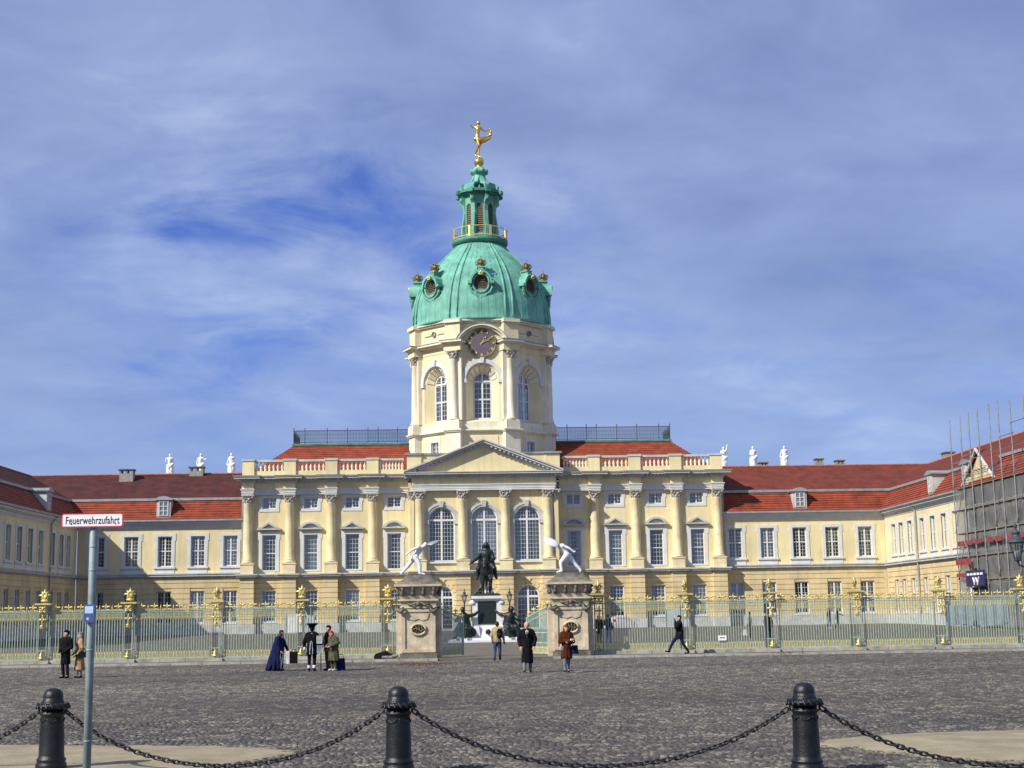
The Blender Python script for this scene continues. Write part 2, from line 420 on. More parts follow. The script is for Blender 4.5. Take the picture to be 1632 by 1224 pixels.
WR = random.Random(21)
def window(parent, cx, y, z0, w, h, arch=False, mull=True, trans=(.5,), cols=4, rows=8, cur='curtain', thick=.09, rev=.3, side=0):
    """casement set back in its reveal: frame, glazing bars, glass pane, curtain"""
    key = (w, h, arch, mull, trans, cols, rows, thick)
    r = w/2; zs = h-r if arch else h
    def mk():
        f = MB(); t = thick
        f.box(-r, -r+t, -.04, .06, 0, zs); f.box(r-t, r, -.04, .06, 0, zs); f.box(-r+t, r-t, -.045, .06, 0, t*1.3)
        if arch:
            P = arch_pts(0, r, zs, 16); Q = arch_pts(0, r-t, zs, 16)
            for i in range(16): f.prism([P[i], Q[i], Q[i+1], P[i+1]][::-1], -.04, .06)
            f.box(-r+t, r-t, -.05, .06, zs-t*.8, zs+t*.8)
        else: f.box(-r+t, r-t, -.045, .06, h-t, h)
        if mull: f.box(-t*.75, t*.75, -.06, .05, t*1.3, h-t)
        for k in trans: f.box(-r+t, r-t, -.055, .055, h*k-t*.5, h*k+t*.5)
        g = MB(); b = .016; cw = (w-2*t)/cols
        for i in range(1, cols):
            x = -r+t+cw*i; zt = zs+math.sqrt(max(0, (r-t)**2-x*x)) if arch else h-t
            if abs(x) > .02 or not mull: g.box(x-b, x+b, -.02, .02, t, zt)
        for j in range(1, rows):
            z = t+(h-2*t)*j/rows; hw = r-t
            if arch and z > zs: hw = math.sqrt(max(.01, (r-t)**2-(z-zs)**2))
            g.box(-hw, hw, -.018, .018, z-b, z+b)
        p = MB()
        if arch:
            P = arch_pts(0, r-.02, zs, 16); p.prism([(-r+.02, .03)]+[(-r+.02+0*q[0], 0) for q in []]+[(r-.02, .03)]+P[::-1], .0, .012)
        else: p.box(-r+.02, r-.02, 0., .012, .03, h-.03)
        def C(var):
            c = MB(); nn = 15
            for s in (-1, 1):
                vs = []
                for i in range(nn+1):
                    u = i/nn; u = 1-(1-u)*(1, .62, 1, .38)[var]; x = s*(r-.02)*u; yy = .22+.035*math.sin(i*2.3+s)+.01*math.sin(i*5.1)
                    zt = h-.05 if not arch else zs+math.sqrt(max(0., (r-.03)**2-x*x)); zl = .05 if var != 2 else h*.48
                    vs += [(x, yy, zl), (x, yy, max(zt, zl+.02))]
                c.add(vs, [((2*i, 2*i+2, 2*i+3, 2*i+1) if s > 0 else (2*i+2, 2*i, 2*i+1, 2*i+3)) for i in range(nn)])
            return c
        return f.mesh('window', 'white_paint'), g.mesh('glazing_bars', 'bars_paint'), p.mesh('pane', 'glass'), C
    F, G, P, C = cached(key, mk)
    o = link('window', F, parent, (cx, y+rev, z0))
    link('glazing_bars', G, o); link('pane', P, o)
    if cur:
        if cur == 'curtain': cur = WR.choice(('curtain', 'curtain', 'curtain_grey'))
        var = WR.choice((0, 0, 0, 1, 2, 3))
        link('curtain', cached((key, cur, var), lambda: C(var).mesh('curtain', cur, True)), o)
    return o
def surround(win, w, h, bw=.26, y=-.36, ears=True, sill=True, m='pale_trim', drop=0.):
    def mk():
        b = MB(); r = w/2
        b.box(-r-bw, -r, y, y+.12, -drop, h); b.box(r, r+bw, y, y+.12, -drop, h); b.box(-r-bw, r+bw, y-.002, y+.12, h, h+bw)
        if ears:
            for s in (-1, 1): b.box(min(s*(r+bw), s*(r+bw+.12)), max(s*(r+bw), s*(r+bw+.12)), y+.01, y+.12, h-.45, h+bw-.01)
        if sill: b.box(-r-bw-.08, r+bw+.08, y-.12, y+.1, -drop-.18, -drop)
        return b.mesh('window_surround', m)
    return link('window_surround', cached(('sur', w, h, bw, y, ears, sill, m, drop), mk), win)
def arch_ring(win, w, h, bw, y, m, key=True, impost=True):
    def mk():
        r = w/2; zs = h-r; b = MB(); P = arch_pts(0, r, zs, 18); Q = arch_pts(0, r+bw, zs, 18); Q2 = arch_pts(0, r+bw*.45, zs, 18)
        for i in range(18):
            b.prism([P[i], P[i+1], Q2[i+1], Q2[i]], y, y+.2); b.prism([Q2[i], Q2[i+1], Q[i+1], Q[i]], y-.07, y+.2)
        for s in (-1, 1):
            x = sorted((s*r, s*(r+bw)))
            if impost: b.box(x[0]-.06, x[1]+.06, y-.12, y+.2, zs-.42, zs-.002)
            b.box(x[0]+.03, x[1]-.03, y+.02, y+.2, 0, zs-.42 if impost else zs)
        if key: b.prism([(-.17, zs+r-.05), (.17, zs+r-.05), (.26, zs+r+bw+.18), (-.26, zs+r+bw+.18)], y-.22, y+.1)
        return b.mesh('arch_surround', m)
    return link('arch_surround', cached(('ar', w, h, bw, y, m, key, impost), mk), win)
def hood(win, kind, hw, z, y=-.36):
    def mk():
        b = MB()
        b.box(-hw, hw, y-.34, y+.1, z, z+.13)
        if kind == 'tri':
            for s in (-1, 1):
                pl = [(s*hw, z+.132), (s*hw*.62, z+.132), (0, z+.60), (0, z+.80)]
                b.prism(pl if s < 0 else pl[::-1], y-.36, y+.1)
            b.prism([(-hw*.62, z+.134), (hw*.62, z+.134), (0, z+.598)], y-.05, y+.1)
        else:
            n = 12; rr = (hw*hw+.66**2)/(2*.66); a0 = math.asin(hw/rr)
            P = [(rr*math.sin(-a0+2*a0*i/n), z+.132+.66-rr+rr*math.cos(-a0+2*a0*i/n)) for i in range(n+1)]
            Q = [(p[0]*.70, z+.132+(p[1]-z-.132)*.70) for p in P]
            for i in range(n): b.prism([Q[i], Q[i+1], P[i+1], P[i]], y-.36, y+.1)
            b.prism([Q[0]]+Q[1:][::-1], y-.05, y+.1)
        return b.mesh('window_pediment', 'grey_trim')
    return link('window_pediment', cached(('hood', kind, hw, z, y), mk), win)

def capital_mesh(r, h):
    b = MB()
    b.lathe([(r*.95, 0), (r*1.02, h*.06), (r*.93, h*.1), (r*.95, h*.4), (r*1.12, h*.7), (r*1.35, h*.84)], 12)
    b.box(-r*1.42, r*1.42, -r*1.42, r*1.42, h*.86, h)
    for k in range(8):
        a = k*math.pi/4
        for (z0, z1, ro, tw) in ((.05, .40, 1.28, a), (.32, .66, 1.42, a+math.pi/8)):
            c, s = math.cos(tw), math.sin(tw); u = (-s, c)
            P = lambda rad, ww, z: (c*rad*r+u[0]*ww*r, s*rad*r+u[1]*ww*r, z*h)
            b.add([P(.95,-.3,z0), P(.95,.3,z0), P(1.1,.3,z1-.06), P(1.1,-.3,z1-.06), P(ro,.18,z1), P(ro,-.18,z1), P(ro+.04,.0,z1-.09)],
                  [(0,1,2,3), (3,2,4,5), (5,4,6), (2,1,6,4), (0,3,5,6)])
    for k in range(4):
        a = math.pi/4+k*math.pi/2
        b.ball((1.48*r*math.cos(a), 1.48*r*math.sin(a), h*.74), (.3*r, .3*r, h*.15), 8, 5)
    return b.mesh('capital', 'capital_stone')
def column(parent, x, y, z0, z1, r, capz, m='column_stone'):
    def mk():
        b = MB(); H = z1-z0
        b.lathe([(r*1.32, 0), (r*1.36, .1), (r*1.32, .18), (r*1.1, .24), (r*1.18, .32), (r*1.14, .4), (r, .48), (r*1.0, H*.33), (r*.97, H*.6), (r*.86, H-.1), (r*.93, H-.06), (r*.93, H)], 20)
        return b.mesh('column', m, True)
    c = link('column', cached(('col', z0, z1, r, m), mk), parent, (x, y, z0))
    link('capital', cached(('cap', r, capz), lambda: capital_mesh(r, capz-z1)), c, (0, 0, z1-z0))
    return c

# ------------------------------------------------------------------ ground
def structure(o): o['kind'] = 'structure'; return o
def ground_z(y): return 0. if y < 70 else (.45*(y-70)/76 if y < 146 else .45)
def sheet(name, m, x0, x1, ys, dz=0., parent=None):
    b = MB()
    for a, c in zip(ys, ys[1:]): b.add([(x0,a,ground_z(a)+dz),(x1,a,ground_z(a)+dz),(x1,c,ground_z(c)+dz),(x0,c,ground_z(c)+dz)], [(0,1,2,3)])
    return b.build(name, m, parent)
structure(sheet('ground', 'earth', -4000, 4000, (-600, 70, 146, 6000), -.03))
structure(sheet('square', 'cobble_flat', -70, 70, (-30, 69.5), -.016))
def blades():
    b = MB(); rnd = random.Random(3)
    return b
structure(sheet('courtyard_lawn', 'lawn', -42, 42.5, (69.5, 70, 146, 151.5), -.006))
pb = MB()
for a, c, wa, wc in ((67.5, 70, 3.2, 3.2), (70, 88, 3.2, 3.6), (88, 92, 3.6, 7.), (92, 108, 7., 7.), (108, 112, 7., 4.), (112, 146, 4., 4.)):
    pb.add([(-wa,a,ground_z(a)+.004),(wa,a,ground_z(a)+.004),(wc,c,ground_z(c)+.004),(-wc,c,ground_z(c)+.004)], [(0,1,2,3)])
structure(pb.build('courtyard_path', 'path'))
# near cobbles as real stones
def cobbles():
    rng = np.random.default_rng(5); y = 11.5; rows = []
    while y < 65.6:
        d = rng.uniform(.085, .115); hw0 = .40*y+2.6; x = -hw0+rng.uniform(0, .12)
        n = int(2*hw0/.115)+2; ws = rng.uniform(.085, .145, n); xs = x+np.concatenate([[0], np.cumsum(ws)[:-1]])
        drift = .05*np.sin(xs*.8+y*.6)+.03*np.sin(xs*2.1+y)
        rows.append(np.stack([xs, xs+ws, np.full(n, y)+drift, np.full(n, y+d)+drift], 1)); y += d*(1 if y < 30 else 1.25)
    A = np.concatenate(rows); near = A[:,2] < 30; Vs = []; Fs = []; base = 0
    for sel, full in ((near, True), (~near, False)):
        Q = A[sel]; n = len(Q); g = .009; j = lambda s: rng.uniform(-s, s, n)
        x0, x1, y0, y1 = Q[:,0]+g, Q[:,1]-g, Q[:,2]+g, Q[:,3]-g+(0 if full else .02); h = .004+j(.006)
        k0 = 4 if full else 2; nv = 8 if full else 6; V = np.zeros((n, nv, 3)); ins = .014
        if full:
            for k, (a, c) in enumerate(((x0,y0),(x1,y0),(x1,y1),(x0,y1))): V[:,k,0] = a; V[:,k,1] = c; V[:,k,2] = -.02
        else:
            for k, a in enumerate((x0, x1)): V[:,k,0] = a; V[:,k,1] = y0; V[:,k,2] = -.02
        for k, (a, c) in enumerate(((x0+ins,y0+ins),(x1-ins,y0+ins),(x1-ins,y1-ins),(x0+ins,y1-ins))):
            V[:,k0+k,0] = a+j(.006); V[:,k0+k,1] = c+j(.006); V[:,k0+k,2] = h+j(.004)
        Fq = np.array([(4,5,6,7),(0,1,5,4),(1,2,6,5),(2,3,7,6),(3,0,4,7)] if full else [(2,3,4,5),(0,1,3,2)])
        Fs.append((np.arange(n)[:,None,None]*nv+Fq[None]).reshape(-1, 4)+base); Vs.append(V.reshape(-1, 3)); base += n*nv
    V = np.concatenate(Vs); F = np.concatenate(Fs)
    me = bpy.data.meshes.new('cobblestones'); me.vertices.add(len(V)); me.vertices.foreach_set('co', V.reshape(-1))
    me.loops.add(F.size); me.loops.foreach_set('vertex_index', F.reshape(-1).astype(np.int32)); me.polygons.add(len(F))
    me.polygons.foreach_set('loop_start', np.arange(0, F.size, 4, dtype=np.int32)); me.update(calc_edges=True); me.materials.append(MT['cobble'])
    o = link('cobblestones', me); o['kind'] = 'stuff'; tag(o, 'grey brown cobblestones paving the square in the foreground', 'cobbles')
cobbles()
def patch(name, m, pts, z, seed, rise=.02):
    rnd = random.Random(seed); b = MB(); n = len(pts); cx = sum(p[0] for p in pts)/n; cy = sum(p[1] for p in pts)/n; outl = []
    for i in range(n):
        a, c = pts[i], pts[(i+1) % n]; k = max(2, int(math.hypot(a[0]-c[0], a[1]-c[1])/.25))
        for q in range(k):
            t = q/k; w = .0 if q == 0 else rnd.uniform(-.12, .12); outl.append((a[0]+(c[0]-a[0])*t+w, a[1]+(c[1]-a[1])*t+w))
    m_ = len(outl); vs = [(cx, cy, z+rise)]
    for f, zz in ((.5, z+rise*.9), (.85, z+rise*.6), (1., z-.03)):
        vs += [(cx+(x-cx)*f, cy+(y-cy)*f, zz+(rnd.uniform(-.004, .004) if f < 1 else 0)) for x, y in outl]
    fs = [(0, 1+i, 1+(i+1) % m_) for i in range(m_)]
    for r_ in range(2): fs += [(1+r_*m_+i, 1+(r_+1)*m_+i, 1+(r_+1)*m_+(i+1)%m_, 1+r_*m_+(i+1)%m_) for i in range(m_)]
    return b.add(vs, fs).build(name, m, smooth=True)
structure(patch('sand_patch', 'sand', [(-16, 25.2), (-9, 25.), (-6.2, 24.2), (-4.3, 23.5), (-3.5, 22.3), (-4.2, 21.2), (-4.9, 19.5), (-5.2, 16.), (-8, 14.), (-16, 14.)], .022, 1))
structure(patch('sand_patch', 'sand', [(3.9, 22.2), (4.4, 23.0), (6., 23.8), (8, 24.), (14, 23.6), (14, 18.4), (9.5, 18.6), (6.2, 19.0), (5.2, 19.7), (4.5, 21.2)], .022, 2))

# ------------------------------------------------------------------ central block
AX = .25
BLK = thing('palace_central_block', 'yellow three-storey palace block with columned front, pediment and balustrade below the tower', 'palace', (AX, 150, 0))
cols_x = (11.55, 15.83, 20.12, 24.42)
bays = (9.35, 13.68, 17.97, 22.27)
WY = .7
up_ops = []; gr_ops = []
for b_ in bays:
    for s in (-1, 1):
        up_ops += [(s*b_, 1.42, 6.75, 10.5, False), (s*b_, 1.45, 13.2, 14.32, False)]
        gr_ops.append((s*b_, 1.5, 1.62, 4.78, False))
mb = MB()
for s in (-1, 1):
    x = sorted((s*7.3, s*24.9))
    wall(mb, x[0], x[1], 6.5, 14.66, WY, [o for o in up_ops if o[0]*s > 0])
    mb.box(min(s*24.9, s*24.6), max(s*24.9, s*24.6), WY+.001, 16.5, .4, 17.1)
mb.box(-24.6, 24.6, 16.2, 16.5, .4, 17.1)
mb.build('wall', 'plaster', BLK)
mb = MB()
for s in (-1, 1):
    x = sorted((s*7.3, s*24.95)); wall(mb, x[0], x[1], 1.4, 6.06, WY+.075, [o for o in gr_ops if o[0]*s > 0], .3)
    courses(BLK, x[0], x[1], 1.4, 6.06, 9, WY, [o for o in gr_ops if o[0]*s > 0])
mb.build('ground_floor_wall', 'rusticated', BLK)
mb = MB()
for s in (-1, 1):
    x = sorted((s*7.3, s*25.0)); mb.box(x[0], x[1], WY-.1, WY+.3, .3, 1.4)
    for c in cols_x: mb.box(s*c-.85, s*c+.85, -.1, WY, .3, 1.404)
mb.build('plinth', 'plinth_stone', BLK)
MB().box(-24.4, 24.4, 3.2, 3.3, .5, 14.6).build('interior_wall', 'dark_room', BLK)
for c in cols_x:
    for s in (-1, 1):
        MB().box(s*c-.66, s*c+.66, .07, WY+.02, 1.4, 6.06).build('pilaster', 'rusticated', BLK)
        courses(BLK, s*c-.72, s*c+.72, 1.4, 6.06, 9, 0., [], side=WY-.03)
        ped = MB().box(s*c-.66, s*c+.66, -.08, WY+.02, 6.5, 7.45); ped.box(s*c-.72, s*c+.72, -.14, WY+.02, 7.45, 7.6)
        ped.build('pedestal', 'column_stone', BLK)
        MB().box(s*c-.5, s*c+.5, .44, WY+.02, 7.6, 14.64).build('pilaster', 'plaster', BLK)
        column(BLK, s*c, .46, 7.6, 13.75, .46, 14.65)
# string course, entablature
STR = ((6.06, 6.2, .1), (6.2, 6.36, .32), (6.36, 6.5, .42))
mb = MB()
for s in (-1, 1):
    x = sorted((s*7.9, s*24.5)); moulding(mb, x[0], x[1], WY, STR, WY+.3)
    for c in cols_x: moulding(mb, s*c-.72, s*c+.72, 0., STR, WY+.1, .004)
mb.build('string_course', 'grey_trim', BLK)
ARC = ((14.65, 14.82, .0), (14.82, 15.02, .04), (15.02, 15.16, .08), (15.16, 15.24, .14))
COR = ((15.88, 16.0, .14), (16.0, 16.12, .2), (16.24, 16.42, .72), (16.42, 16.5, .8))
YE, YR = .32, -.22
arc, fri, cor, top, den_ = MB(), MB(), MB(), MB(), MB()
for s in (-1, 1):
    x = sorted((s*7.9, s*24.6))
    moulding(arc, x[0], x[1], YE, ARC, 1.2); fri.box(x[0], x[1], YE+.04, 1.2, 15.24, 15.88); moulding(cor, x[0], x[1], YE, COR, 1.2)
    top.box(x[0]-.84, x[1]+.84, YE-.84, 1.3, 16.5, 16.57); cor.box(x[0]-.2, x[1]+.2, YE-.2, 1.2, 16.12, 16.24)
    for c in cols_x:
        moulding(arc, s*c-.6, s*c+.6, YR, ARC, YE+.3, .004); fri.box(s*c-.6, s*c+.6, YR+.04, YE+.2, 15.244, 15.884)
        moulding(cor, s*c-.6, s*c+.6, YR, COR, YE+.2, .004); cor.box(s*c-.8, s*c+.8, YR-.2, YE, 16.124, 16.244)
        top.box(s*c-1.44, s*c+1.44, YR-.84, YE, 16.504, 16.574)
        for k in range(7): den_.box(s*c-.74+k*.235, s*c-.62+k*.235, YR-.55, YR-.1, 16.1, 16.243)
    n = int((x[1]-x[0])/.36)
    for k in range(n):
        xx = x[0]+.15+k*.36
        if min(abs(xx-s*c) for c in cols_x) > .95: den_.box(xx, xx+.19, YE-.55, YE-.1, 16.1, 16.238)
# return along the right and left flank
for s in (-1, 1):
    xs = lambda p: sorted((s*24.88, s*(24.9+p)))
    for z0, z1, p in ARC: arc.box(*xs(p+.02), YE+.4, 16.4, z0-.004, z1-.004)
    fri.box(*xs(.05), YE+.4, 16.4, 15.236, 15.876)
    for z0, z1, p in COR: cor.box(*xs(p), YE+.4, 16.4, z0-.004, z1-.004)
    top.box(*xs(.84), 1.2, 16.4, 16.496, 16.566)
arc.build('architrave', 'pale_trim', BLK); fri.build('frieze', 'plaster', BLK); cor.build('cornice', 'grey_trim', BLK)
top.build('cornice_flashing', 'cornice_top', BLK); den_.build('dentils', 'grey_trim', BLK)
# windows of the block
for i, b_ in enumerate(bays):
    for s in (-1, 1):
        cur = 'curtain' if (i+s) % 3 else 'curtain_dim'
        w = window(BLK, s*b_, WY, 6.75, 1.42, 3.75, mull=False, trans=(.5,), cols=4, rows=8, cur=cur, rev=.3)
        surround(w, 1.42, 3.75, .34, -.36, sill=False); MB().box(-.71, .71, -.34, -.02, -.02, .14).build('sill', 'white_paint', w)
        hood(w, 'tri' if (i % 2 == 1) else 'seg', 1.22, 4.28)
        w = window(BLK, s*b_, WY, 13.2, 1.45, 1.12, mull=True, trans=(), cols=4, rows=3, cur='curtain' if i != 0 else 'curtain_dim', rev=.2)
        surround(w, 1.45, 1.12, .3, -.26, sill=False, drop=.3); MB().box(-.72, .72, -.25, -.16, -.3, 0).build('sill', 'pale_trim', w)
        w = window(BLK, s*b_, WY+.075, 1.62, 1.5, 3.16, mull=False, trans=(.5,), cols=4, rows=8, cur='curtain' if (i*2+s) % 3 else None, rev=.22)
        MB().box(-.8, .8, -.33, .02, -.14, 0).build('sill', 'white_paint', w)
# balustrade
def baluster_mesh():
    return MB().lathe([(.13, 0), (.13, .08), (.07, .13), (.13, .3), (.145, .4), (.06, .68), (.05, .74), (.1, .8), (.1, .86), (.12, .9), (.12, .95)], 8).mesh('baluster', 'tower_stone', True)
BM = baluster_mesh()
for s in (-1, 1):
    ends = [8.2]+[c-.62 for c in cols_x]; starts = [c+.62 for c in cols_x]
    segs = [(8.3, cols_x[0]-.62)]+[(cols_x[i]+.62, cols_x[i+1]-.62) for i in range(3)]
    for a, c in segs:
        x = sorted((s*a, s*c)); yb = .5
        B = MB().box(x[0], x[1], yb-.18, yb+.3, 16.57, 17.12).build('balustrade', 'plaster', BLK)
        MB().box(x[0], x[1], yb-.22, yb+.26, 18.07, 18.3).build('handrail', 'grey_trim', B)
        n = 8 if c < 12 else 7
        for k in range(n): link('baluster', BM, B, (x[0]+(x[1]-x[0])*(k+.5)/n, yb+.03, 17.121))
    for c in cols_x:
        MB().box(s*c-.62, s*c+.62, .12, .9, 16.575, 18.15).build('balustrade_pier', 'plaster', BLK)
        MB().box(s*c-.7, s*c+.7, .04, .98, 18.15, 18.36).build('pier_cap', 'grey_trim', BLK)
    MB().box(*sorted((s*24.75, s*24.95)), .95, 16.4, 16.57, 18.1).build('flank_parapet', 'plaster', BLK)
# roof of the block with its terrace and railing
for s in (-1, 1):
    mb = MB(); X0, X1, XT = 7.2, 24.3, 20.4; Y0, YT = 1.7, 5.6; Z0, ZT = 17.1, 20.35
    if s > 0: slope(mb, (X0,Y0,Z0), (X1,Y0,Z0), (XT,YT,ZT), (X0,YT,ZT), 14)
    else: slope(mb, (-X1,Y0,Z0), (-X0,Y0,Z0), (-X0,YT,ZT), (-XT,YT,ZT), 14)
    a, c = (s*X1,Y0,Z0), (s*X1,15.5,Z0)
    if s > 0: slope(mb, a, c, (s*XT,11.6,ZT), (s*XT,YT,ZT), 14)
    else: slope(mb, c, a, (s*XT,YT,ZT), (s*XT,11.6,ZT), 14)
    mb.add([(s*X0,15.5,Z0),(s*X1,15.5,Z0),(s*XT,11.6,ZT),(s*X0,11.6,ZT)], [(0,1,2,3)])
    mb.build('roof', 'tile_main', BLK)
    t = MB(); x = sorted((s*7., s*(XT+.15))); t.box(x[0], x[1], YT-.2, 11.8, ZT-.02, ZT+.2); t.build('roof_terrace', 'copper_dark', BLK)
    x0, x1 = 7.4, XT; rails = MB()
    for yy in (YT-.05,):
        for z in (ZT+.32, ZT+1.62): rails.tube([(s*x0,yy,z),(s*x1,yy,z)], .03, 5)
    for z in (ZT+.32, ZT+1.62): rails.tube([(s*x1,YT-.05,z),(s*x1,11.5,z)], .03, 5)
    rails.build('railing_rail', 'iron_lattice', BLK)
    px = [x0, 9.2, 11.3, 12.4, 14.6, 16.8, 19.2, XT]
    for a, c in zip(px, px[1:]):
        lat = MB(); n = max(2, round((c-a)/.30)); w = (c-a)/n
        for k in range(n):
            u = a+k*w
            for j in range(3):
                z = ZT+.34+j*.42
                P = [(s*(u+w*.5+w*.48*math.cos(t_*math.pi/4)), YT-.05, z+.21+.2*math.sin(t_*math.pi/4)) for t_ in range(8)]
                lat.tube(P, .02, 4, True)
                lat.tube([(s*u,YT-.05,z),(s*(u+w),YT-.05,z+.42)], .016, 4); lat.tube([(s*(u+w),YT-.05,z),(s*u,YT-.05,z+.42)], .016, 4)
        lat.build('railing_lattice', 'iron_lattice', BLK)
    for a in px:
        p = MB().box(s*a-.035, s*a+.035, YT-.09, YT-.01, ZT+.2, ZT+1.8).build('railing_post', 'iron_lattice', BLK)
        MB().ball((s*a, YT-.05, ZT+1.88), .08, 6, 4).build('finial', 'old_gold', p)
    side = MB()
    for k in range(12):
        u = YT+.2+k*.46; side.tube([(s*x1,u,ZT+.3),(s*x1,u+.46,ZT+1.6)], .016, 4); side.tube([(s*x1,u+.46,ZT+.3),(s*x1,u,ZT+1.6)], .016, 4); side.tube([(s*x1,u,ZT+.3),(s*x1,u,ZT+1.6)], .02, 4)
    side.build('railing_lattice', 'iron_lattice', BLK)

# portal
PX = (-6.57, -2.19, 2.19, 6.57); PWX = (-4.38, 0, 4.38); PW = -1.6; PF = -2.3
a_ops = [(x, 2.7, 7.4, 13.0, True) for x in PWX]; g_ops = [(x, 2.32, .5, 4.95, True) for x in PWX]
mb = MB(); wall(mb, -7.5, 7.5, 6.5, 14.66, PW, a_ops, .35)
for s in (-1, 1): mb.box(*sorted((s*7.5, s*7.2)), PW+.002, WY+.1, .4, 16.4)
mb.build('portal_wall', 'plaster', BLK)
mb = MB(); wall(mb, -7.5, 7.5, .4, 6.06, PW+.075, g_ops, .35); mb.build('portal_ground_wall', 'rusticated', BLK)
courses(BLK, -7.52, 7.52, 1.4, 6.06, 9, PW, g_ops)
mb = MB()
for x in PWX: pass
xs = [-7.6]+[v for x in PWX for v in (x-1.16, x+1.16)]+[7.6]
for a, c in zip(xs[::2], xs[1::2]): mb.box(a, c, PW-.08, PW+.2, .3, 1.4)
for x in PX: mb.box(x-.85, x+.85, PF-.1, PW, .3, 1.404)
mb.build('plinth', 'plinth_stone', BLK)
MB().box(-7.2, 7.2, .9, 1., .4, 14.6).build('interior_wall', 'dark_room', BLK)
for i, x in enumerate(PX):
    MB().box(x-.66, x+.66, PF+.07, PW+.02, 1.4, 6.06).build('pilaster', 'rusticated', BLK)
    courses(BLK, x-.72, x+.72, 1.4, 6.06, 9, PF, [], side=.66)
    ped = MB().box(x-.66, x+.66, PF-.08, PW+.02, 6.5, 7.45); ped.box(x-.72, x+.72, PF-.14, PW+.02, 7.45, 7.6); ped.build('pedestal', 'column_stone', BLK)
    MB().box(x-.5, x+.5, PF+.35, PW+.02, 7.6, 14.64).build('pilaster', 'plaster', BLK)
    column(BLK, x, PF+.44, 7.6, 13.75, .46, 14.65)
for s in (-1, 1):       # corner pilasters and returns
    MB().box(*sorted((s*7.15, s*7.62)), PW-.3, PW+.5, 6.5, 13.75).build('pilaster', 'plaster', BLK)
    link('capital', cached('cap2', lambda: capital_mesh(.4, .9)), BLK, (s*7.3, PW-.02, 13.752))
    column(BLK, s*7.45, WY-.35, 7.6, 13.75, .4, 14.65)
for i, x in enumerate(PWX):
    w = window(BLK, x, PW, 7.4, 2.7, 5.6, arch=True, trans=(), cols=8, rows=13, cur='curtain_dim' if i != 1 else 'curtain', thick=.13, rev=.3)
    arch_ring(w, 2.7, 5.6, .42, -.36, 'grey_trim'); MB().box(-1.6, 1.6, -.5, 0, -.16, .0).build('sill', 'white_paint', w)
    w = window(BLK, x, PW+.075, .5, 2.32, 4.45, arch=True, trans=(.02,) if i != 1 else (), cols=6, rows=9, cur=None if i != 1 else 'curtain_dim', thick=.13, rev=.28)
    zs = 4.95-1.16
    for k in range(9):   # voussoirs
        t0, t1 = math.pi*k/9+.02, math.pi*(k+1)/9-.02; r0, r1 = 1.17, 1.62+(.22 if k == 4 else 0)
        MB().prism([(x-r0*math.cos(t0), zs+r0*math.sin(t0)), (x-r0*math.cos((t0+t1)/2), zs+r0*math.sin((t0+t1)/2)), (x-r0*math.cos(t1), zs+r0*math.sin(t1)), (x-r1*math.cos(t1), zs+r1*math.sin(t1)), (x-r1*math.cos(t0), zs+r1*math.sin(t0))], PW-.012-(.05 if k == 4 else 0), PW+.09).build('voussoir', 'rusticated', BLK)
mb = MB(); moulding(mb, -7.5, 7.5, PW, STR, PW+.3, .008)
for x in PX: moulding(mb, x-.72, x+.72, PF, STR, PW+.1, .004)
for s in (-1, 1): mb.box(*sorted((s*7.4, s*7.92)), PW-.2, WY, 6.2, 6.49)
mb.build('string_course', 'grey_trim', BLK)
arc, fri, cor, den_ = MB(), MB(), MB(), MB(); PE = PF+.12
moulding(arc, -7.3, 7.3, PE, ARC, 1., .008); fri.box(-7.34, 7.34, PE+.04, 1., 15.248, 15.888)
moulding(cor, -7.35, 7.35, PE, COR[:2], 1., .008); cor.box(-7.55, 7.55, PE-.2, 1., 16.13, 16.25); moulding(cor, -7.35, 7.35, PE, COR[2:], 1., .008)
for k in range(42): den_.box(-7.55+k*.36, -7.36+k*.36, PE-.55, PE-.1, 16.11, 16.247)
# pediment
AZ = 19.72; HB = 8.15; zb = 16.515
for s in (-1, 1):
    def rk(d0, d1, y0, y1, m_=cor):
        k = (AZ-zb)/HB; pl = [(s*HB, zb+d0-.0), (0, AZ+d0), (0, AZ+d1), (s*(HB), zb+d1)]
        m_.prism(pl if s < 0 else pl[::-1], y0, y1)
    rk(-.02, .14, PE-.86, PE+.6); rk(-.24, -.02, PE-.72, PE+.5); rk(-.62, -.40, PE-.14, PE+.4); rk(-.40, -.24, PE-.2, PE+.4)
    for j in range(16):
        t = (j+1.6)/18.5; x = s*HB*(1-t); z = zb+(AZ-zb)*t
        den_.box(x-.11, x+.11, PE-.58, PE-.1, z-.44, z-.24)
fri.prism([(-7.0, 16.52), (7.0, 16.52), (0, 19.3)], PE+.02, PE+.5)
arc.build('architrave', 'pale_trim', BLK); fri.build('pediment_field', 'plaster', BLK); cor.build('pediment_cornice', 'grey_trim', BLK); den_.build('dentils', 'grey_trim', BLK)
mb = MB().box(-7.75, 7.75, -1.2, 3., 16.6, 18.42)
for s in (-1, 1): mb.box(*sorted((s*6.4, s*7.9)), -1.35, 3.1, 16.6, 18.424)
mb.build('attic', 'plaster', BLK)
mb = MB().box(-7.95, 7.95, -1.36, 3.2, 18.424, 18.6)
for s in (-1, 1): mb.box(*sorted((s*6.3, s*8.1)), -1.55, 3.3, 18.43, 18.61)
mb.build('attic_ledge', 'cornice_top', BLK)
for s in (-1, 1):
    MB().box(*sorted((s*25.02, s*25.14)), .8, .92, .5, 15.).build('downpipe', 'zinc', BLK)
# entrance steps
for k in range(3): MB().box(-6.4-.3*k, 6.4+.3*k, PF-1.2-.34*k, PW, .28, .62-.11*k).build('step', 'plinth_stone', BLK)
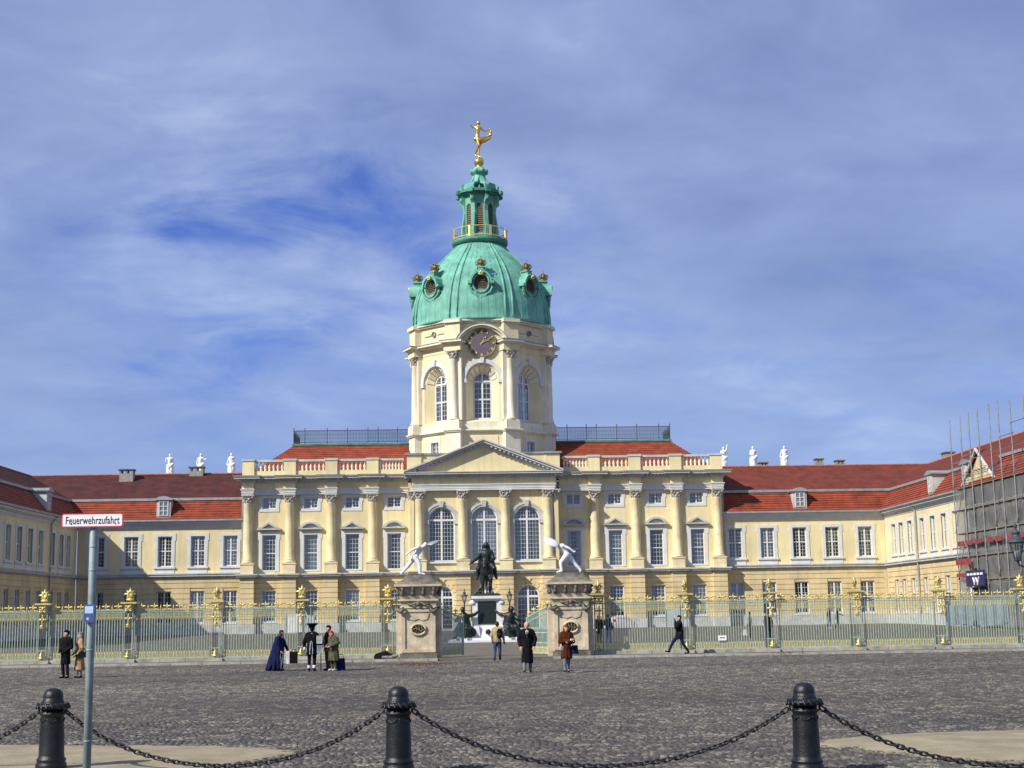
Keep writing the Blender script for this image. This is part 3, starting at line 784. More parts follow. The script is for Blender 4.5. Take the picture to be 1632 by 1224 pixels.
# ------------------------------------------------------------------ tower
TW = thing('domed_tower', 'octagonal yellow clock tower with green copper dome and lantern above the pediment', 'tower', (AX, 157, 0))
T8 = math.tan(math.pi/8)
def octz(mb, ap, z0, z1, ap2=None):
    c = ap/math.cos(math.pi/8); c2 = (ap2 or ap)/math.cos(math.pi/8)
    P = [(math.cos(math.pi/8+k*math.pi/4), math.sin(math.pi/8+k*math.pi/4)) for k in range(8)]
    mb.add([(x*c, y*c, z0) for x, y in P]+[(x*c2, y*c2, z1) for x, y in P], [tuple(range(7,-1,-1)), tuple(range(8,16))]+[(i,(i+1)%8,(i+1)%8+8,i+8) for i in range(8)])
def face(mb, k, loc):  # local facade (front at y = -apothem) rotated onto face k
    xf(mb, loc, rotz(k*math.pi/4))
def corner(mb, k, loc): xf(mb, loc, rotz(math.pi/8+k*math.pi/4))
AP = 7.05; HF = AP*T8
base, st1, pier, trim, nic = MB(), MB(), MB(), MB(), MB()
octz(base, 7.15, 16.5, 18.45)
sw_ops = [(0, 1.15, 18.7, 20.05, False)]
for k in range(8):
    f = MB(); h = 7.15*T8
    wall(f, -h, h, 18.4, 20.9, -7.15, sw_ops if k % 2 else [], .25); face(base, k, f)
    f = MB().box(-.85, .85, -8.2, -7.0, 16.6, 20.9); corner(pier, k, f)
    f = MB().box(-.78, .78, -8.36, -7.0, 21.15, 22.0); f.box(-.7, .7, -8.28, -7., 22., 22.16); corner(pier, k, f)
    f = MB().box(-.85, .85, -7.75, -6.9, 22.16, 29.5); corner(pier, k, f)
    f = MB(); f.box(-.95, .95, -8.38, -7., 20.88, 21.02); f.box(-1.04, 1.04, -8.5, -7., 21.02, 21.16); corner(trim, k, f)
base.build('base_stage', 'tower_plaster', TW); pier.build('corner_piers', 'tower_stone', TW)
octz(trim, 7.35, 20.9, 21.02); octz(trim, 7.5, 21.024, 21.15); trim.build('base_cornice', 'tower_stone', TW)
mb = MB(); octz(mb, 7.12, 21.152, 22.02); mb.build('pedestal_band', 'tower_stone', TW)
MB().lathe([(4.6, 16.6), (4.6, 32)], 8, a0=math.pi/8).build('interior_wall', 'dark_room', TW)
for k in range(8):
    f = MB(); rO, zO = 1.72, 26.55; rI, zI = .95, 26.38; D = .95; zb0, zb1 = 22.05, 22.35
    wall(f, -HF, HF, 22., 29.6, -AP, [(0, 2*rO, zb0, zO+rO, True)], .0)
    PO = [(-rO, zb0)]+arch_pts(0, rO, zO, 16)+[(rO, zb0)]; PI = [(-rI, zb1)]+arch_pts(0, rI, zI, 16)+[(rI, zb1)]
    f.v = [p for p in f.v]
    for i in range(len(PO)-1):
        A, B, C, Dd = PO[i], PO[i+1], PI[i+1], PI[i]
        f.add([(A[0],-AP,A[1]),(B[0],-AP,B[1]),(C[0],-AP+D,C[1]),(Dd[0],-AP+D,Dd[1])], [(0,1,2,3)])
    A, B, C, Dd = PO[-1], PO[0], PI[0], PI[-1]
    f.add([(A[0],-AP,A[1]),(B[0],-AP,B[1]),(C[0],-AP+D,C[1]),(Dd[0],-AP+D,Dd[1])], [(0,1,2,3)])
    w_ = MB(); face(w_, k, f); w_.build('window_stage_wall', 'tower_plaster', TW)
    # soffit coffers
    if k in (0, 1, 7, 6, 2):
        so = MB()
        for j in range(7):
            t0, t1 = math.pi*(j+.12)/7, math.pi*(j+.88)/7; g = MB()
            def pt(t, u): 
                r_ = rO+(rI-rO)*u-.05; z_ = zO+(zI-zO)*u; return (-r_*math.cos(t), -AP+D*u, z_+r_*math.sin(t))
            def pt2(t, u):
                q = pt(t, u); r_ = .06; return (q[0]*1.0+r_*math.cos(t), q[1], q[2]-r_*math.sin(t))
            Q = [pt(t0,.15), pt(t1,.15), pt(t1,.85), pt(t0,.85)]; Q2 = [pt2(t0,.18), pt2(t1,.18), pt2(t1,.82), pt2(t0,.82)]
            g.add(Q+Q2, [(4,5,6,7),(0,1,5,4),(1,2,6,5),(2,3,7,6),(3,0,4,7)]); face(so, k, g)
        so.build('soffit_panels', 'tower_stone', TW)
    g = MB(); P = arch_pts(0, rO, zO, 18); Q = arch_pts(0, rO+.42, zO, 18)
    for i in range(18): g.prism([P[i], P[i+1], Q[i+1], Q[i]], -AP-.14, -AP+.05)
    for s in (-1, 1): g.box(*sorted((s*(rO-.05), s*(rO+.5))), -AP-.2, -AP+.3, zO-.42, zO-.003)
    g.prism([(-.16, zO+rO-.06), (.16, zO+rO-.06), (.24, zO+rO+.62), (-.24, zO+rO+.62)], -AP-.3, -AP+.05)
    t_ = MB(); face(t_, k, g); t_.build('arch_surround', 'pale_trim', TW)
    a = k*math.pi/4
    wo_ = window(TW, 0, 0, 22.35, 1.9, 4.98, arch=True, mull=True, trans=(.42,), cols=4, rows=9, cur='curtain_dim' if k % 2 == 0 else None, thick=.12, rev=0)
    d_ = AP-D; wo_.location = (d_*math.sin(a), -d_*math.cos(a), 22.35); wo_.rotation_euler = (0, 0, a)
    if k % 2:
        w2 = window(TW, 0, 0, 18.7, 1.15, 1.35, mull=True, trans=(), cols=4, rows=3, cur='curtain', thick=.07, rev=0)
        w2.location = (6.95*math.sin(a), -6.95*math.cos(a), 18.7); w2.rotation_euler = (0, 0, a); surround(w2, 1.15, 1.35, .26, -.26, ears=False, sill=False)
    # fields between base pilasters
    pf = MB(); q = MB(); 
    if k % 2 == 0: q.box(-1.6, 1.6, -7.21, -7.1, 18.7, 20.5)
    if q.v: face(pf, k, q); pf.build('wall_panel', 'tower_plaster', TW)
    a2 = math.pi/8+k*math.pi/4; rc = 7.78
    c_ = column(TW, rc*math.sin(a2), -rc*math.cos(a2), 22.16, 28.6, .42, 29.52, 'tower_stone'); c_.rotation_euler = (0, 0, a2)
# entablature of the window stage
ent, cor, flash, att = MB(), MB(), MB(), MB()
def seg(mb, k, ap, z0, z1, xa, xb, depth=1.2, mitre=True):
    f = MB(); inn = ap-depth
    if mitre is True: f.prism_z([(-ap*T8, -ap), (ap*T8, -ap), (inn*T8, -inn), (-inn*T8, -inn)], z0, z1)
    else: f.prism_z([(xa, -ap), (xb, -ap), (xb, -inn), (xa, -inn)], z0, z1)
    face(mb, k, f)
octz(ent, 7.1, 29.5, 30.2)
ent.build('frieze', 'tower_plaster', TW)
for k in range(8):
    f = MB().box(-.95, .95, -8.25, -7., 29.52, 30.2); corner(att, k, f)
    f = MB().box(-1.05, 1.05, -8.4, -7., 30.2, 30.36); f.box(-1.25, 1.25, -8.75, -7., 30.36, 30.56); corner(cor, k, f)
    f = MB().box(-1.3, 1.3, -8.8, -7., 30.56, 30.63); corner(flash, k, f)
    f = MB().box(-.85, .85, -8.1, -7., 30.6, 32.5); corner(att, k, f)
    f = MB().box(-.95, .95, -8.35, -7., 32.5, 32.86); corner(cor, k, f)
    if k % 2:
        seg(cor, k, 7.5, 30.2, 30.36, 0, 0); seg(cor, k, 7.9, 30.364, 30.56, 0, 0); seg(flash, k, 7.96, 30.562, 30.625, 0, 0)
        f = MB(); f.lathe([(.02, 0), (.24, 0), (.24, .1), (.3, .1), (.3, -.1)], 14); g = MB()
        xf(g, f, Matrix.Translation((0, -7.2, 31.7)) @ Matrix.Rotation(R(90), 4, 'X')); h_ = MB(); face(h_, k, g)
        h_.build('round_vent', 'cornice_top', TW)
        q = MB().box(-1.5, -.45, -7.26, -7.1, 31.62, 31.78); q.box(.45, 1.5, -7.26, -7.1, 31.62, 31.78); h_ = MB(); face(h_, k, q); h_.build('wall_panel', 'tower_plaster', TW)
    else:
        n = 18; hw = 2.72; rise = 1.75; rr = (hw*hw+rise*rise)/(2*rise); a0 = math.asin(hw/rr); f, fl = MB(), MB()
        for i in range(n):
            ta, tb = -a0+2*a0*i/n, -a0+2*a0*(i+1)/n
            P = lambda t, d: ((rr+d)*math.sin(t), 30.6+rise-rr+(rr+d)*math.cos(t))
            f.prism([P(ta,-.42), P(tb,-.42), P(tb,-.2), P(ta,-.2)], -7.55, -7.); f.prism([P(ta,-.2), P(tb,-.2), P(tb,0), P(ta,0)], -7.85, -7.)
            fl.prism([P(ta,.0), P(tb,.0), P(tb,.07), P(ta,.07)], -7.9, -7.)
        face(cor, k, f); face(flash, k, fl)
octz(att, 7.12, 30.5, 32.5)
att.build('attic_stage', 'tower_plaster', TW); 
octz(cor, 7.4, 32.52, 32.7); octz(cor, 7.62, 32.702, 32.84)
cor.build('cornice', 'tower_stone', TW); flash.build('cornice_flashing', 'cornice_top', TW)
# clock on the cardinal faces
for k in (0, 2, 6):
    Mx = Matrix.Translation((0, -7.13, 30.3)) @ Matrix.Rotation(R(90), 4, 'X')
    def disc(prof, name, m, par): g = MB(); xf(g, MB().lathe(prof, 40), Mx); return g.build(name, m, par)
    cf = disc([(0.001, .20), (1.46, .20), (1.46, -.1)], 'clock_face', 'clock_face', TW); cf.rotation_euler = (0, 0, k*math.pi/4)
    for nm_, r_, t_ in (('clock_rim', 1.47, .05), ('chapter_ring', 1.06, .018)): MB().tube([(r_*math.cos(i*math.pi/24), -7.335, 30.3+r_*math.sin(i*math.pi/24)) for i in range(48)], t_, 6, True).build(nm_, 'old_gold', cf)
    num = MB()
    NUM = ['XII', 'I', 'II', 'III', 'IIII', 'V', 'VI', 'VII', 'VIII', 'IX', 'X', 'XI']
    for h in range(12):
        a = R(30*h); rad = 1.245; strokes = []; x = 0.
        for ch in NUM[h]:
            if ch == 'I': strokes.append((x, -.13, x, .13)); x += .07
            elif ch == 'V': strokes += [(x-.02, .13, x+.04, -.13), (x+.1, .13, x+.04, -.13)]; x += .15
            else: strokes += [(x-.02, .13, x+.1, -.13), (x+.1, .13, x-.02, -.13)]; x += .15
        for (xa, za, xb, zb_) in strokes:
            xa -= x/2-.03; xb -= x/2-.03
            def pos(u, v): return (u*math.cos(a)+(rad+v)*math.sin(a), -7.36, 30.3-u*math.sin(a)+(rad+v)*math.cos(a))
            num.tube([pos(xa, za), pos(xb, zb_)], .034, 4)
    num.build('numerals', 'gilding', cf)
    for nm, ang, ln, wd in (('hour_hand', 33, .86, .10), ('minute_hand', 62, 1.12, .07)):
        a = R(ang); g = MB(); d = Vector((math.sin(a), 0, math.cos(a))); p = Vector((math.cos(a), 0, -math.sin(a))); c0 = Vector((0, -7.39, 30.3))
        if nm == 'hour_hand': g.tube([c0-d*.2, c0+d*ln*.5], .035, 4); g.tube([c0+d*(ln*.62)+p*.13*math.cos(t*math.pi/4)+d*.13*math.sin(t*math.pi/4) for t in range(8)], .03, 4, True); g.tube([c0+d*ln*.72, c0+d*ln], [.05, .015], 4)
        else: g.tube([c0-d*.2, c0+d*ln*.55], .03, 4); g.tube([c0+d*(ln*.66)+p*.1*math.cos(t*math.pi/4)+d*.1*math.sin(t*math.pi/4) for t in range(8)], .025, 4, True); g.tube([c0+d*ln*.75, c0+d*ln], [.045, .012], 4)
        g.build(nm, 'gilding', cf)
# dome
DP = [(7.78, 32.84), (7.82, 33.05), (7.76, 33.2), (7.74, 34.2), (7.6, 35.4), (7.33, 36.4), (6.93, 37.4), (6.4, 38.35), (5.75, 39.25), (5.0, 40.1), (4.2, 40.95), (3.4, 41.75), (2.75, 42.5)]
def dome_r(z):
    for (r0, z0), (r1, z1) in zip(DP, DP[1:]):
        if z0 <= z <= z1: return r0+(r1-r0)*(z-z0)/(z1-z0)
    return DP[-1][0]
DOME = MB().lathe(DP, 64).build('dome', 'copper', TW, True)
for k in range(8):
    for dlt in (-.055, .055):
        a = math.pi/8+k*math.pi/4+dlt; pts = [((r+.03)*math.sin(a), -(r+.03)*math.cos(a), z) for r, z in DP[2:]]
        MB().tube(pts, [.12]*(len(pts)-4)+[.10, .09, .07, .05], 6).build('dome_rib', 'copper', DOME, True)
sm_ = MB()
for k in range(8):
    for dlt in (-.30, -.20, -.1, 0, .1, .20, .30):
        a = k*math.pi/4+dlt; sm_.tube([(r*math.sin(a), -r*math.cos(a), z) for r, z in DP[2:]], .022, 3)
sm_.build('dome_seams', 'copper', DOME)
# dormers with crowns
def dormer_parts():
    cz = 36.75; body, ring, lou, orn, crown = MB(), MB(), MB(), MB(), MB()
    rx, rz = .98, 1.16; n = 24
    E = lambda s, t, y: (rx*s*math.cos(t), y, cz+rz*s*math.sin(t))
    vs = []
    for s, y in ((1.0, -5.2), (1.0, -8.0), (.8, -8.0), (.74, -7.75)):
        vs += [E(s, 2*math.pi*i/n, y) for i in range(n)]
    body.add(vs, [(j*n+i, j*n+(i+1)%n, (j+1)*n+(i+1)%n, (j+1)*n+i) for j in range(3) for i in range(n)])
    for i in range(9):      # arched hood
        t0, t1 = math.pi*(i-.2)/8.6, math.pi*(i+.8)/8.6
        body.prism([(1.02*rx*math.cos(t1), cz+1.02*rz*math.sin(t1)), (1.02*rx*math.cos(t0), cz+1.02*rz*math.sin(t0)), (1.22*rx*math.cos(t0), cz+1.2*rz*math.sin(t0)), (1.22*rx*math.cos(t1), cz+1.2*rz*math.sin(t1))][::-1], -8.3, -6.0)
    for s in (-1, 1):
        body.prism([(s*1.0, cz-.05), (s*1.38, cz-.05), (s*1.38, cz+.2), (s*1.0, cz+.3)][::(1 if s > 0 else -1)], -8.25, -6.2)
        body.tube([(s*1.1, -8.0, cz-.1), (s*1.2, -7.95, cz-.5), (s*.95, -7.95, cz-.95), (s*.55, -7.95, cz-1.2), (s*.45, -7.95, cz-1.42)], [.16, .15, .14, .17, .1], 7)
    body.box(-.5, .5, -8.05, -7.2, cz-1.45, cz-1.1); body.ball((0, -7.95, cz-1.5), (.32, .15, .18), 8, 5)
    ring.tube([E(.9, 2*math.pi*i/28, -8.05) for i in range(28)], .1, 6, True)
    lou.prism([(rx*.75*math.cos(2*math.pi*i/n), cz+rz*.75*math.sin(2*math.pi*i/n)) for i in range(n)], -7.7, -7.6)
    slats = MB()
    for j in range(9):
        z = cz-.78+j*.195; hw = rx*.74*math.sqrt(max(.02, 1-((z-cz)/(rz*.75))**2)); slats.add([(-hw,-7.86,z-.03),(hw,-7.86,z-.03),(hw,-7.72,z+.12),(-hw,-7.72,z+.12)], [(0,1,2,3)])
    body.box(-.28, .28, -7.85, -6.8, cz+1.2, cz+1.75); body.box(-.42, .42, -7.9, -6.9, cz+1.72, cz+1.84)
    for s in (-1, 1): orn.ball((s*.13, -8.35, cz+1.05), (.13, .1, .13), 8, 5)
    orn.ball((0, -8.38, cz+1.16), (.1, .1, .15), 8, 5); orn.tube([(-.3, -8.3, cz+.95), (0, -8.4, cz+.85), (.3, -8.3, cz+.95)], .06, 5)
    C = (0, -7.4, cz+1.86)
    crown.lathe([(.36, C[2]), (.4, C[2]+.06), (.36, C[2]+.16), (.3, C[2]+.18)], 12, (0, C[1]))
    for i in range(8):
        a = 2*math.pi*i/8; ca, sa = math.cos(a), math.sin(a)
        crown.tube([(.36*ca, C[1]+.36*sa, C[2]+.16), (.58*ca, C[1]+.58*sa, C[2]+.42), (.52*ca, C[1]+.52*sa, C[2]+.66), (.22*ca, C[1]+.22*sa, C[2]+.82), (.0, C[1], C[2]+.80)], .055, 5)
    crown.ball((0, C[1], C[2]+.5), (.34, .34, .3), 8, 5)
    crown.ball((0, C[1], C[2]+.92), .11, 8, 5); crown.tube([(0, C[1], C[2]+.95), (0, C[1], C[2]+1.28)], .03, 4); crown.tube([(-.1, C[1], C[2]+1.15), (.1, C[1], C[2]+1.15)], .03, 4)
    for q_ in (body, ring, lou, slats, orn, crown): q_.v = [(x, y+.42, z) for x, y, z in q_.v]
    return body.mesh('dormer', 'copper'), ring.mesh('dormer_frame', 'copper', True), lou.mesh('louvre_panel', 'louvre'), slats.mesh('louvre_slats', 'louvre'), orn.mesh('gilt_ornament', 'gilding', True), crown.mesh('crown', 'old_gold', True)
dm = dormer_parts()
for k in range(8):
    d_ = link('dormer', dm[0], TW, None, (0, 0, k*math.pi/4))
    for n_, me in zip(('dormer_frame', 'louvre_panel', 'louvre_slats', 'gilt_ornament', 'crown'), dm[1:]): link(n_, me, d_)
# lantern
pf = MB().lathe([(2.6, 42.3), (2.75, 42.55), (3.0, 42.62), (3.12, 42.85), (3.16, 42.95), (3.02, 43.0), (3.1, 43.12), (2.2, 43.2)], 40); pf.build('lantern_gallery', 'copper_dark', TW, True)
LN = MB()
for k in range(8):
    f = MB(); h = 1.72*T8; wall(f, -h, h, 43.1, 48.7, -1.72, [(0, .72, 43.9, 47.3, True)], .2); face(LN, k, f)
LN = LN.build('lantern', 'copper', TW)
for k in range(8):
    f = MB().box(-.36, .36, -1.6, -1.55, 43.9, 47.3)
    for j in range(14): f.add([(-.36,-1.66,43.95+j*.24),(.36,-1.66,43.95+j*.24),(.36,-1.57,44.17+j*.24),(-.36,-1.57,44.17+j*.24)], [(0,1,2,3)])
    g = MB(); face(g, k, f); g.build('louvre', 'louvre', LN)
    f = MB(); pr = [(-2.15, 43.2), (-2.2, 44.2), (-2.02, 45.4), (-1.88, 46.4), (-1.98, 47.2), (-2.25, 47.6), (-2.3, 48.2), (-2.2, 48.3)]
    vs = []
    for y, z in pr: vs += [(-.2, y, z), (.2, y, z), (.2, -1.6, z), (-.2, -1.6, z)]
    f.add(vs, [(4*i+a, 4*i+b, 4*i+4+b, 4*i+4+a) for i in range(len(pr)-1) for a, b in ((0,1),(1,2),(2,3),(3,0))]+[(0,3,2,1), tuple(len(vs)-4+i for i in range(4))])
    f.ball((0, -2.22, 47.75), (.24, .2, .26), 8, 5)
    g = MB(); corner(g, k, f); g.build('lantern_bracket', 'copper', LN)
mb = MB(); octz(mb, 2.15, 48.3, 48.5); octz(mb, 2.4, 48.502, 48.7); octz(mb, 2.3, 48.702, 48.85)
for k in range(8):
    f = MB().box(-.3, .3, -2.75, -2.1, 48.36, 48.76); corner(mb, k, f)
mb.build('lantern_cornice', 'copper_dark', LN)
for k in range(8):   # open crown of curved ribs
    f = MB(); pts = [(0, -2.25, 48.85), (0, -2.3, 49.3), (0, -2.0, 49.62), (0, -1.5, 49.75), (0, -1.05, 50.0), (0, -.78, 50.45), (0, -.62, 50.9)]
    for (a, b_) in zip(pts, pts[1:]):
        f.add([(-.24,a[1],a[2]),(.24,a[1],a[2]),(.24,b_[1],b_[2]),(-.24,b_[1],b_[2]),(-.24,a[1]+.3,a[2]-.12),(.24,a[1]+.3,a[2]-.12),(.24,b_[1]+.3,b_[2]-.12),(-.24,b_[1]+.3,b_[2]-.12)],
              [(0,1,2,3),(7,6,5,4),(1,5,6,2),(4,0,3,7)])
    f.ball((0, -2.1, 49.1), (.3, .22, .3), 8, 5)
    g = MB(); corner(g, k, f); g.build('crown_rib', 'copper', LN)
    f = MB().prism([(-.85, 48.85), (.85, 48.85), (.72, 49.35), (.45, 49.6), (-.45, 49.6), (-.72, 49.35)], -1.95, -1.75)
    if k % 2: g = MB(); face(g, k, f); g.build('crown_panel', 'copper', LN)
MB().lathe([(.6, 50.7), (.62, 50.95), (.92, 51.05), (1.0, 51.25), (.92, 51.45), (.7, 51.55), (.62, 51.7), (.3, 51.95)], 16).build('crown_collar', 'copper', LN, True)
for k in range(8):
    g = MB(); corner(g, k, MB().ball((0, -.9, 51.3), (.26, .2, .26), 8, 5)); g.build('collar_scroll', 'copper', LN, True)
GL = MB()
for z in (43.28, 44.32): GL.tube([(3.05*math.cos(2*math.pi*i/40), 3.05*math.sin(2*math.pi*i/40), z) for i in range(40)], .05 if z > 44 else .07, 5, True)
GL = GL.build('gilt_railing', 'gilding', TW)
bars = MB()
for i in range(72):
    a = 2*math.pi*i/72; bars.tube([(3.05*math.cos(a), 3.05*math.sin(a), 43.28), (3.05*math.cos(a+.04), 3.05*math.sin(a+.04), 44.3)], .014, 3)
bars.build('railing_bars', 'old_gold', GL)
for k in range(8):
    g = MB(); corner(g, k, MB().box(-.12, .12, -3.12, -3.0, 43.2, 44.4)); g.build('railing_post', 'gilding', GL)

# ------------------------------------------------------------------ lower wings
def wing(name, label, loc, rz, xs, L0, L1, gx, mir=1, tile='tile_upper', roof_to=None, dorm=(), chims=(), downs=(), roof_from=None, cur=('curtain', 'curtain'), skip_ground=False):
    """two-storey wing in local coordinates: facade along x at y=0, facing -y"""
    Wg = thing(name, label, 'palace wing', loc, rz)
    up = [(x, 1.45, 7.4, 10.55, False) for x in xs]; gr = [(x, 1.5, 1.6, 4.9, False) for x in gx]
    mb = MB(); wall(mb, L0, L1, 6.7, 11.4, 0, up); mb.box(L0, L1, 14.2, 14.5, .3, 12.); mb.box(L0, L0+.3, .01, 14.3, .3, 12.); mb.box(L1-.3, L1, .01, 14.3, .3, 12.); mb.build('wall', 'plaster', Wg)
    mb = MB(); wall(mb, L0, L1, 1.4, 6.26, .07, gr, .28); mb.build('ground_floor_wall', 'rusticated', Wg); courses(Wg, L0, L1, 1.4, 6.26, 9, 0., gr)
    MB().box(L0, L1, -.09, .2, .2, 1.42).build('plinth', 'plinth_stone', Wg)
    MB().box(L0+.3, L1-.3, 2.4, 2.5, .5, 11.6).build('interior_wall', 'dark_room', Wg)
    mb = MB(); moulding(mb, L0, L1, 0, ((6.26, 6.4, .08), (6.4, 6.6, .3), (6.6, 6.72, .38)), .3); mb.build('string_course', 'grey_trim', Wg)
    mb = MB(); moulding(mb, L0, L1, 0, ((11.38, 11.5, .06), (11.5, 11.72, .12), (11.72, 11.84, .3), (11.84, 12.08, .5)), .4); mb.build('cornice', 'pale_trim', Wg)
    MB().box(L0-.3, L1+.3, -.72, .4, 12.082, 12.26).build('gutter', 'zinc', Wg)
    for i, x in enumerate(xs):
        w = window(Wg, x, 0, 7.4, 1.45, 3.15, mull=True, trans=(.52,), cols=4, rows=8, cur=cur[0] if i % 3 else cur[1], thick=.1, rev=.24)
        surround(w, 1.45, 3.15, .30, -.3); MB().box(-1.02, 1.02, -.29, -.2, -.66, -.18).build('apron', 'pale_trim', w)
    for i, x in enumerate(gx):
        w = window(Wg, x, .07, 1.6, 1.5, 3.3, mull=True, trans=(.5,), cols=4, rows=6, cur=cur[0] if (i+1) % 3 else None, thick=.1, rev=.2); MB().box(-.82, .82, -.3, .02, -.14, 0).build('sill', 'white_paint', w)
    a, b_ = (roof_from if roof_from is not None else L0), (roof_to if roof_to is not None else L1)
    mb = MB(); slope(mb, (a,-.62,12.28), (b_,-.62,12.28), (b_,1.2,14.38), (a,1.2,14.38), 8, .06); mb.build('lower_roof', 'tile_lower', Wg)
    MB().box(a, b_, 1.0, 1.35, 14.36, 14.62).build('roof_gutter', 'zinc', Wg)
    mb = MB(); slope(mb, (a,1.15,14.62), (b_,1.15,14.62), (b_,7.2,17.72), (a,7.2,17.72), 20, .025)
    mb.add([(a,7.2,17.72),(b_,7.2,17.72),(b_,15.,12.2),(a,15.,12.2)], [(0,1,2,3)])
    for x in (a, b_): mb.add([(x,-.6,12.28),(x,1.2,14.38),(x,7.2,17.7),(x,15.,12.2)], [(0,1,2,3)])
    RO = mb.build('upper_roof', tile, Wg)
    rd = MB(); n = int((b_-a)/.42)
    for k in range(n): x = a+(b_-a)*k/n; rd.tube([(x, 7.2, 17.72), (x+.44*(b_-a)/n/.42, 7.2, 17.74)], [.15, .11], 6)
    rd.build('ridge_tiles', 'tile_ridge', RO)
    for x in dorm:
        D = MB().prism([(x-.72, 12.5), (x+.72, 12.5), (x+.72, 14.3), (x-.72, 14.3)], -.42, 1.4).build('dormer', 'grey_trim', Wg)
        MB().prism([(x-.95, 14.3), (x+.95, 14.3), (x+.98, 14.42), (x+.5, 14.62), (x, 14.72), (x-.5, 14.62), (x-.98, 14.42)], -.62, 2.).build('dormer_roof', 'zinc', D)
        dw = MB(); dw.box(x-.5, x+.5, -.445, -.4, 12.72, 14.15); dw.build('dormer_pane', 'glass', D)
        fr = MB()
        for xx in (-.5, -.045, .41): fr.box(x+xx, x+xx+.09, -.5, -.43, 12.7, 14.2)
        for zz in (12.68, 13.15, 13.62, 14.1): fr.box(x-.5, x+.5, -.49, -.432, zz, zz+.06)
        fr.build('dormer_frame', 'white_paint', D)
    for (x, y, w_, z0, z1) in chims:
        Cc = MB().box(x-w_/2, x+w_/2, y-.5, y+.5, z0, z1-.5); 
        for q in (-w_/2, -.1, w_/2-.22): Cc.box(x+q, x+q+.22, y-.5, y+.5, z1-.5, z1-.12)
        Cc.build('chimney', 'chimney_stone', RO); MB().box(x-w_/2-.1, x+w_/2+.1, y-.6, y+.6, z1-.12, z1).build('chimney_cap', 'sandstone_dark', RO)
    for x in downs: MB().tube([(x,-.14,.5),(x,-.14,11.4),(x,-.62,12.1)], .09, 8).build('downpipe', 'zinc', Wg)
    return Wg
CY_ = 151.4; WX = 42.2
xs_r = [26.35, 29.72, 33.12, 36.58, 40.05]; off = 24.95
wing('connecting_wing', 'sunlit yellow two-storey wing joining the central block to the scaffolded right wing', (AX, CY_, 0), 0,
     xs_r, 24.95, 42.15, [26.35, 29.72, 33.12, 36.58, 40.05], roof_to=49.4, dorm=(33.25,), chims=((31.2, 7.8, .9, 16.8, 18.25), (37.4, 7.6, .8, 16.9, 18.55), (39.7, 7.6, .9, 16.9, 18.35)), cur=('curtain', 'curtain_dim'))
wing('connecting_wing', 'half-shaded yellow two-storey wing joining the central block to the dark left wing', (AX, CY_, 0), 0,
     [-x for x in xs_r][::-1], -42.15, -24.95, [-x for x in xs_r][::-1], roof_from=-49.4, dorm=(-33.25,), chims=((-38.6, 5.9, 1.5, 15.6, 18.2), (-31.3, 7.1, 1.5, 16.6, 18.5)), tile='tile_dark', cur=('curtain', 'curtain_dim'))
# side wings: facade turned by 90 degrees. right: local x = -(Y - CY) ...
ry = [150.2, 148.2, 145.6, 142.6, 138.7, 135.4, 132.15, 129.0, 125.9, 122.8, 119.7, 116.6, 113.5, 110.4, 107.3, 104.2]
# rz=-90deg: local +x -> world -Y, local -y -> world -X  (faces left)
wing('side_wing', 'right wing with yellow front running forward behind scaffolding and netting', (WX+AX, CY_, 0), R(-90),
     [CY_-y for y in ry[1:]], 0.02, 52, [CY_-y for y in ry[1:]], roof_from=-7.2, dorm=(17.2, 26.9), chims=((-1.2, 7.6, 1.4, 16.8, 18.4),), downs=(11.1,))
# left: rz=+90deg: local +x -> world +Y, local -y -> world +X
wing('side_wing', 'left wing in shadow with dark roof running forward beyond the left frame edge', (-WX+AX, CY_, 0), R(90),
     [y-CY_ for y in ry[1:]][::-1], -52, -.02, [y-CY_ for y in ry[1:]][::-1], roof_to=7.2, dorm=(-11.8,), downs=(-9.6,), tile='tile_dark', cur=('curtain_dim', 'curtain_dim'))
# ------------------------------------------------------------------ statues
def fortuna():
    T = thing('gilded_figure', 'gilded dancing figure with flying drapery on a ball above the lantern', 'statue', (AX, 157, 51.85))
    P = lambda x, y, d=0.: ((x-262)/179, d, (960-y)/179+.65)
    MB().ball((0, 0, .62), .56, 20, 12).build('ball', 'gold', T, True); MB().lathe([(.34, 0), (.4, .1), (.3, .2)], 14).build('collar', 'gold', T, True)
    c = [(P(255,835), P(275,640), .10, .15), (P(275,640), P(245,470), .16, .25), (P(250,850), P(290,862,-.2), .09, .07), (P(265,630,-.1), P(178,790,.25), .15, .09), (P(240,470,-.05), P(268,630,-.25), .26, .16),
         (P(178,790,.25), P(200,822,.1), .09, .06), (P(240,460), P(240,380), .30, .24), (P(240,380), P(250,270), .24, .30), (P(215,235), P(295,245), .2, .2), (P(255,250), P(262,180), .12, .12), (P(265,140), P(265,150), .24, .22),
         (P(215,225), P(140,232), .13, .1), (P(140,232), P(98,178,-.1), .1, .07), (P(300,245), P(390,315), .13, .1), (P(390,315), P(495,265), .1, .08), (P(495,265), P(512,310), .11, .08)]
    blob('figure', c, 'gold', T, .05, 3)
    d = [(P(512,312), P(508,385,.1), .12, .16), (P(508,385,.1), P(430,430,.15), .16, .2), (P(430,430,.15), P(335,470,.15), .2, .28), (P(495,455,.1), P(400,500,.15), .13, .2), (P(400,500,.15), P(320,520,.1), .2, .28), (P(180,460,.1), P(215,500,.05), .18, .22), (P(200,480), P(300,500,-.05), .25, .3), (P(320,500,.2), P(300,600,.2), .2, .1)]
    blob('drapery', d, 'gold', T, .05, 2)
fortuna()
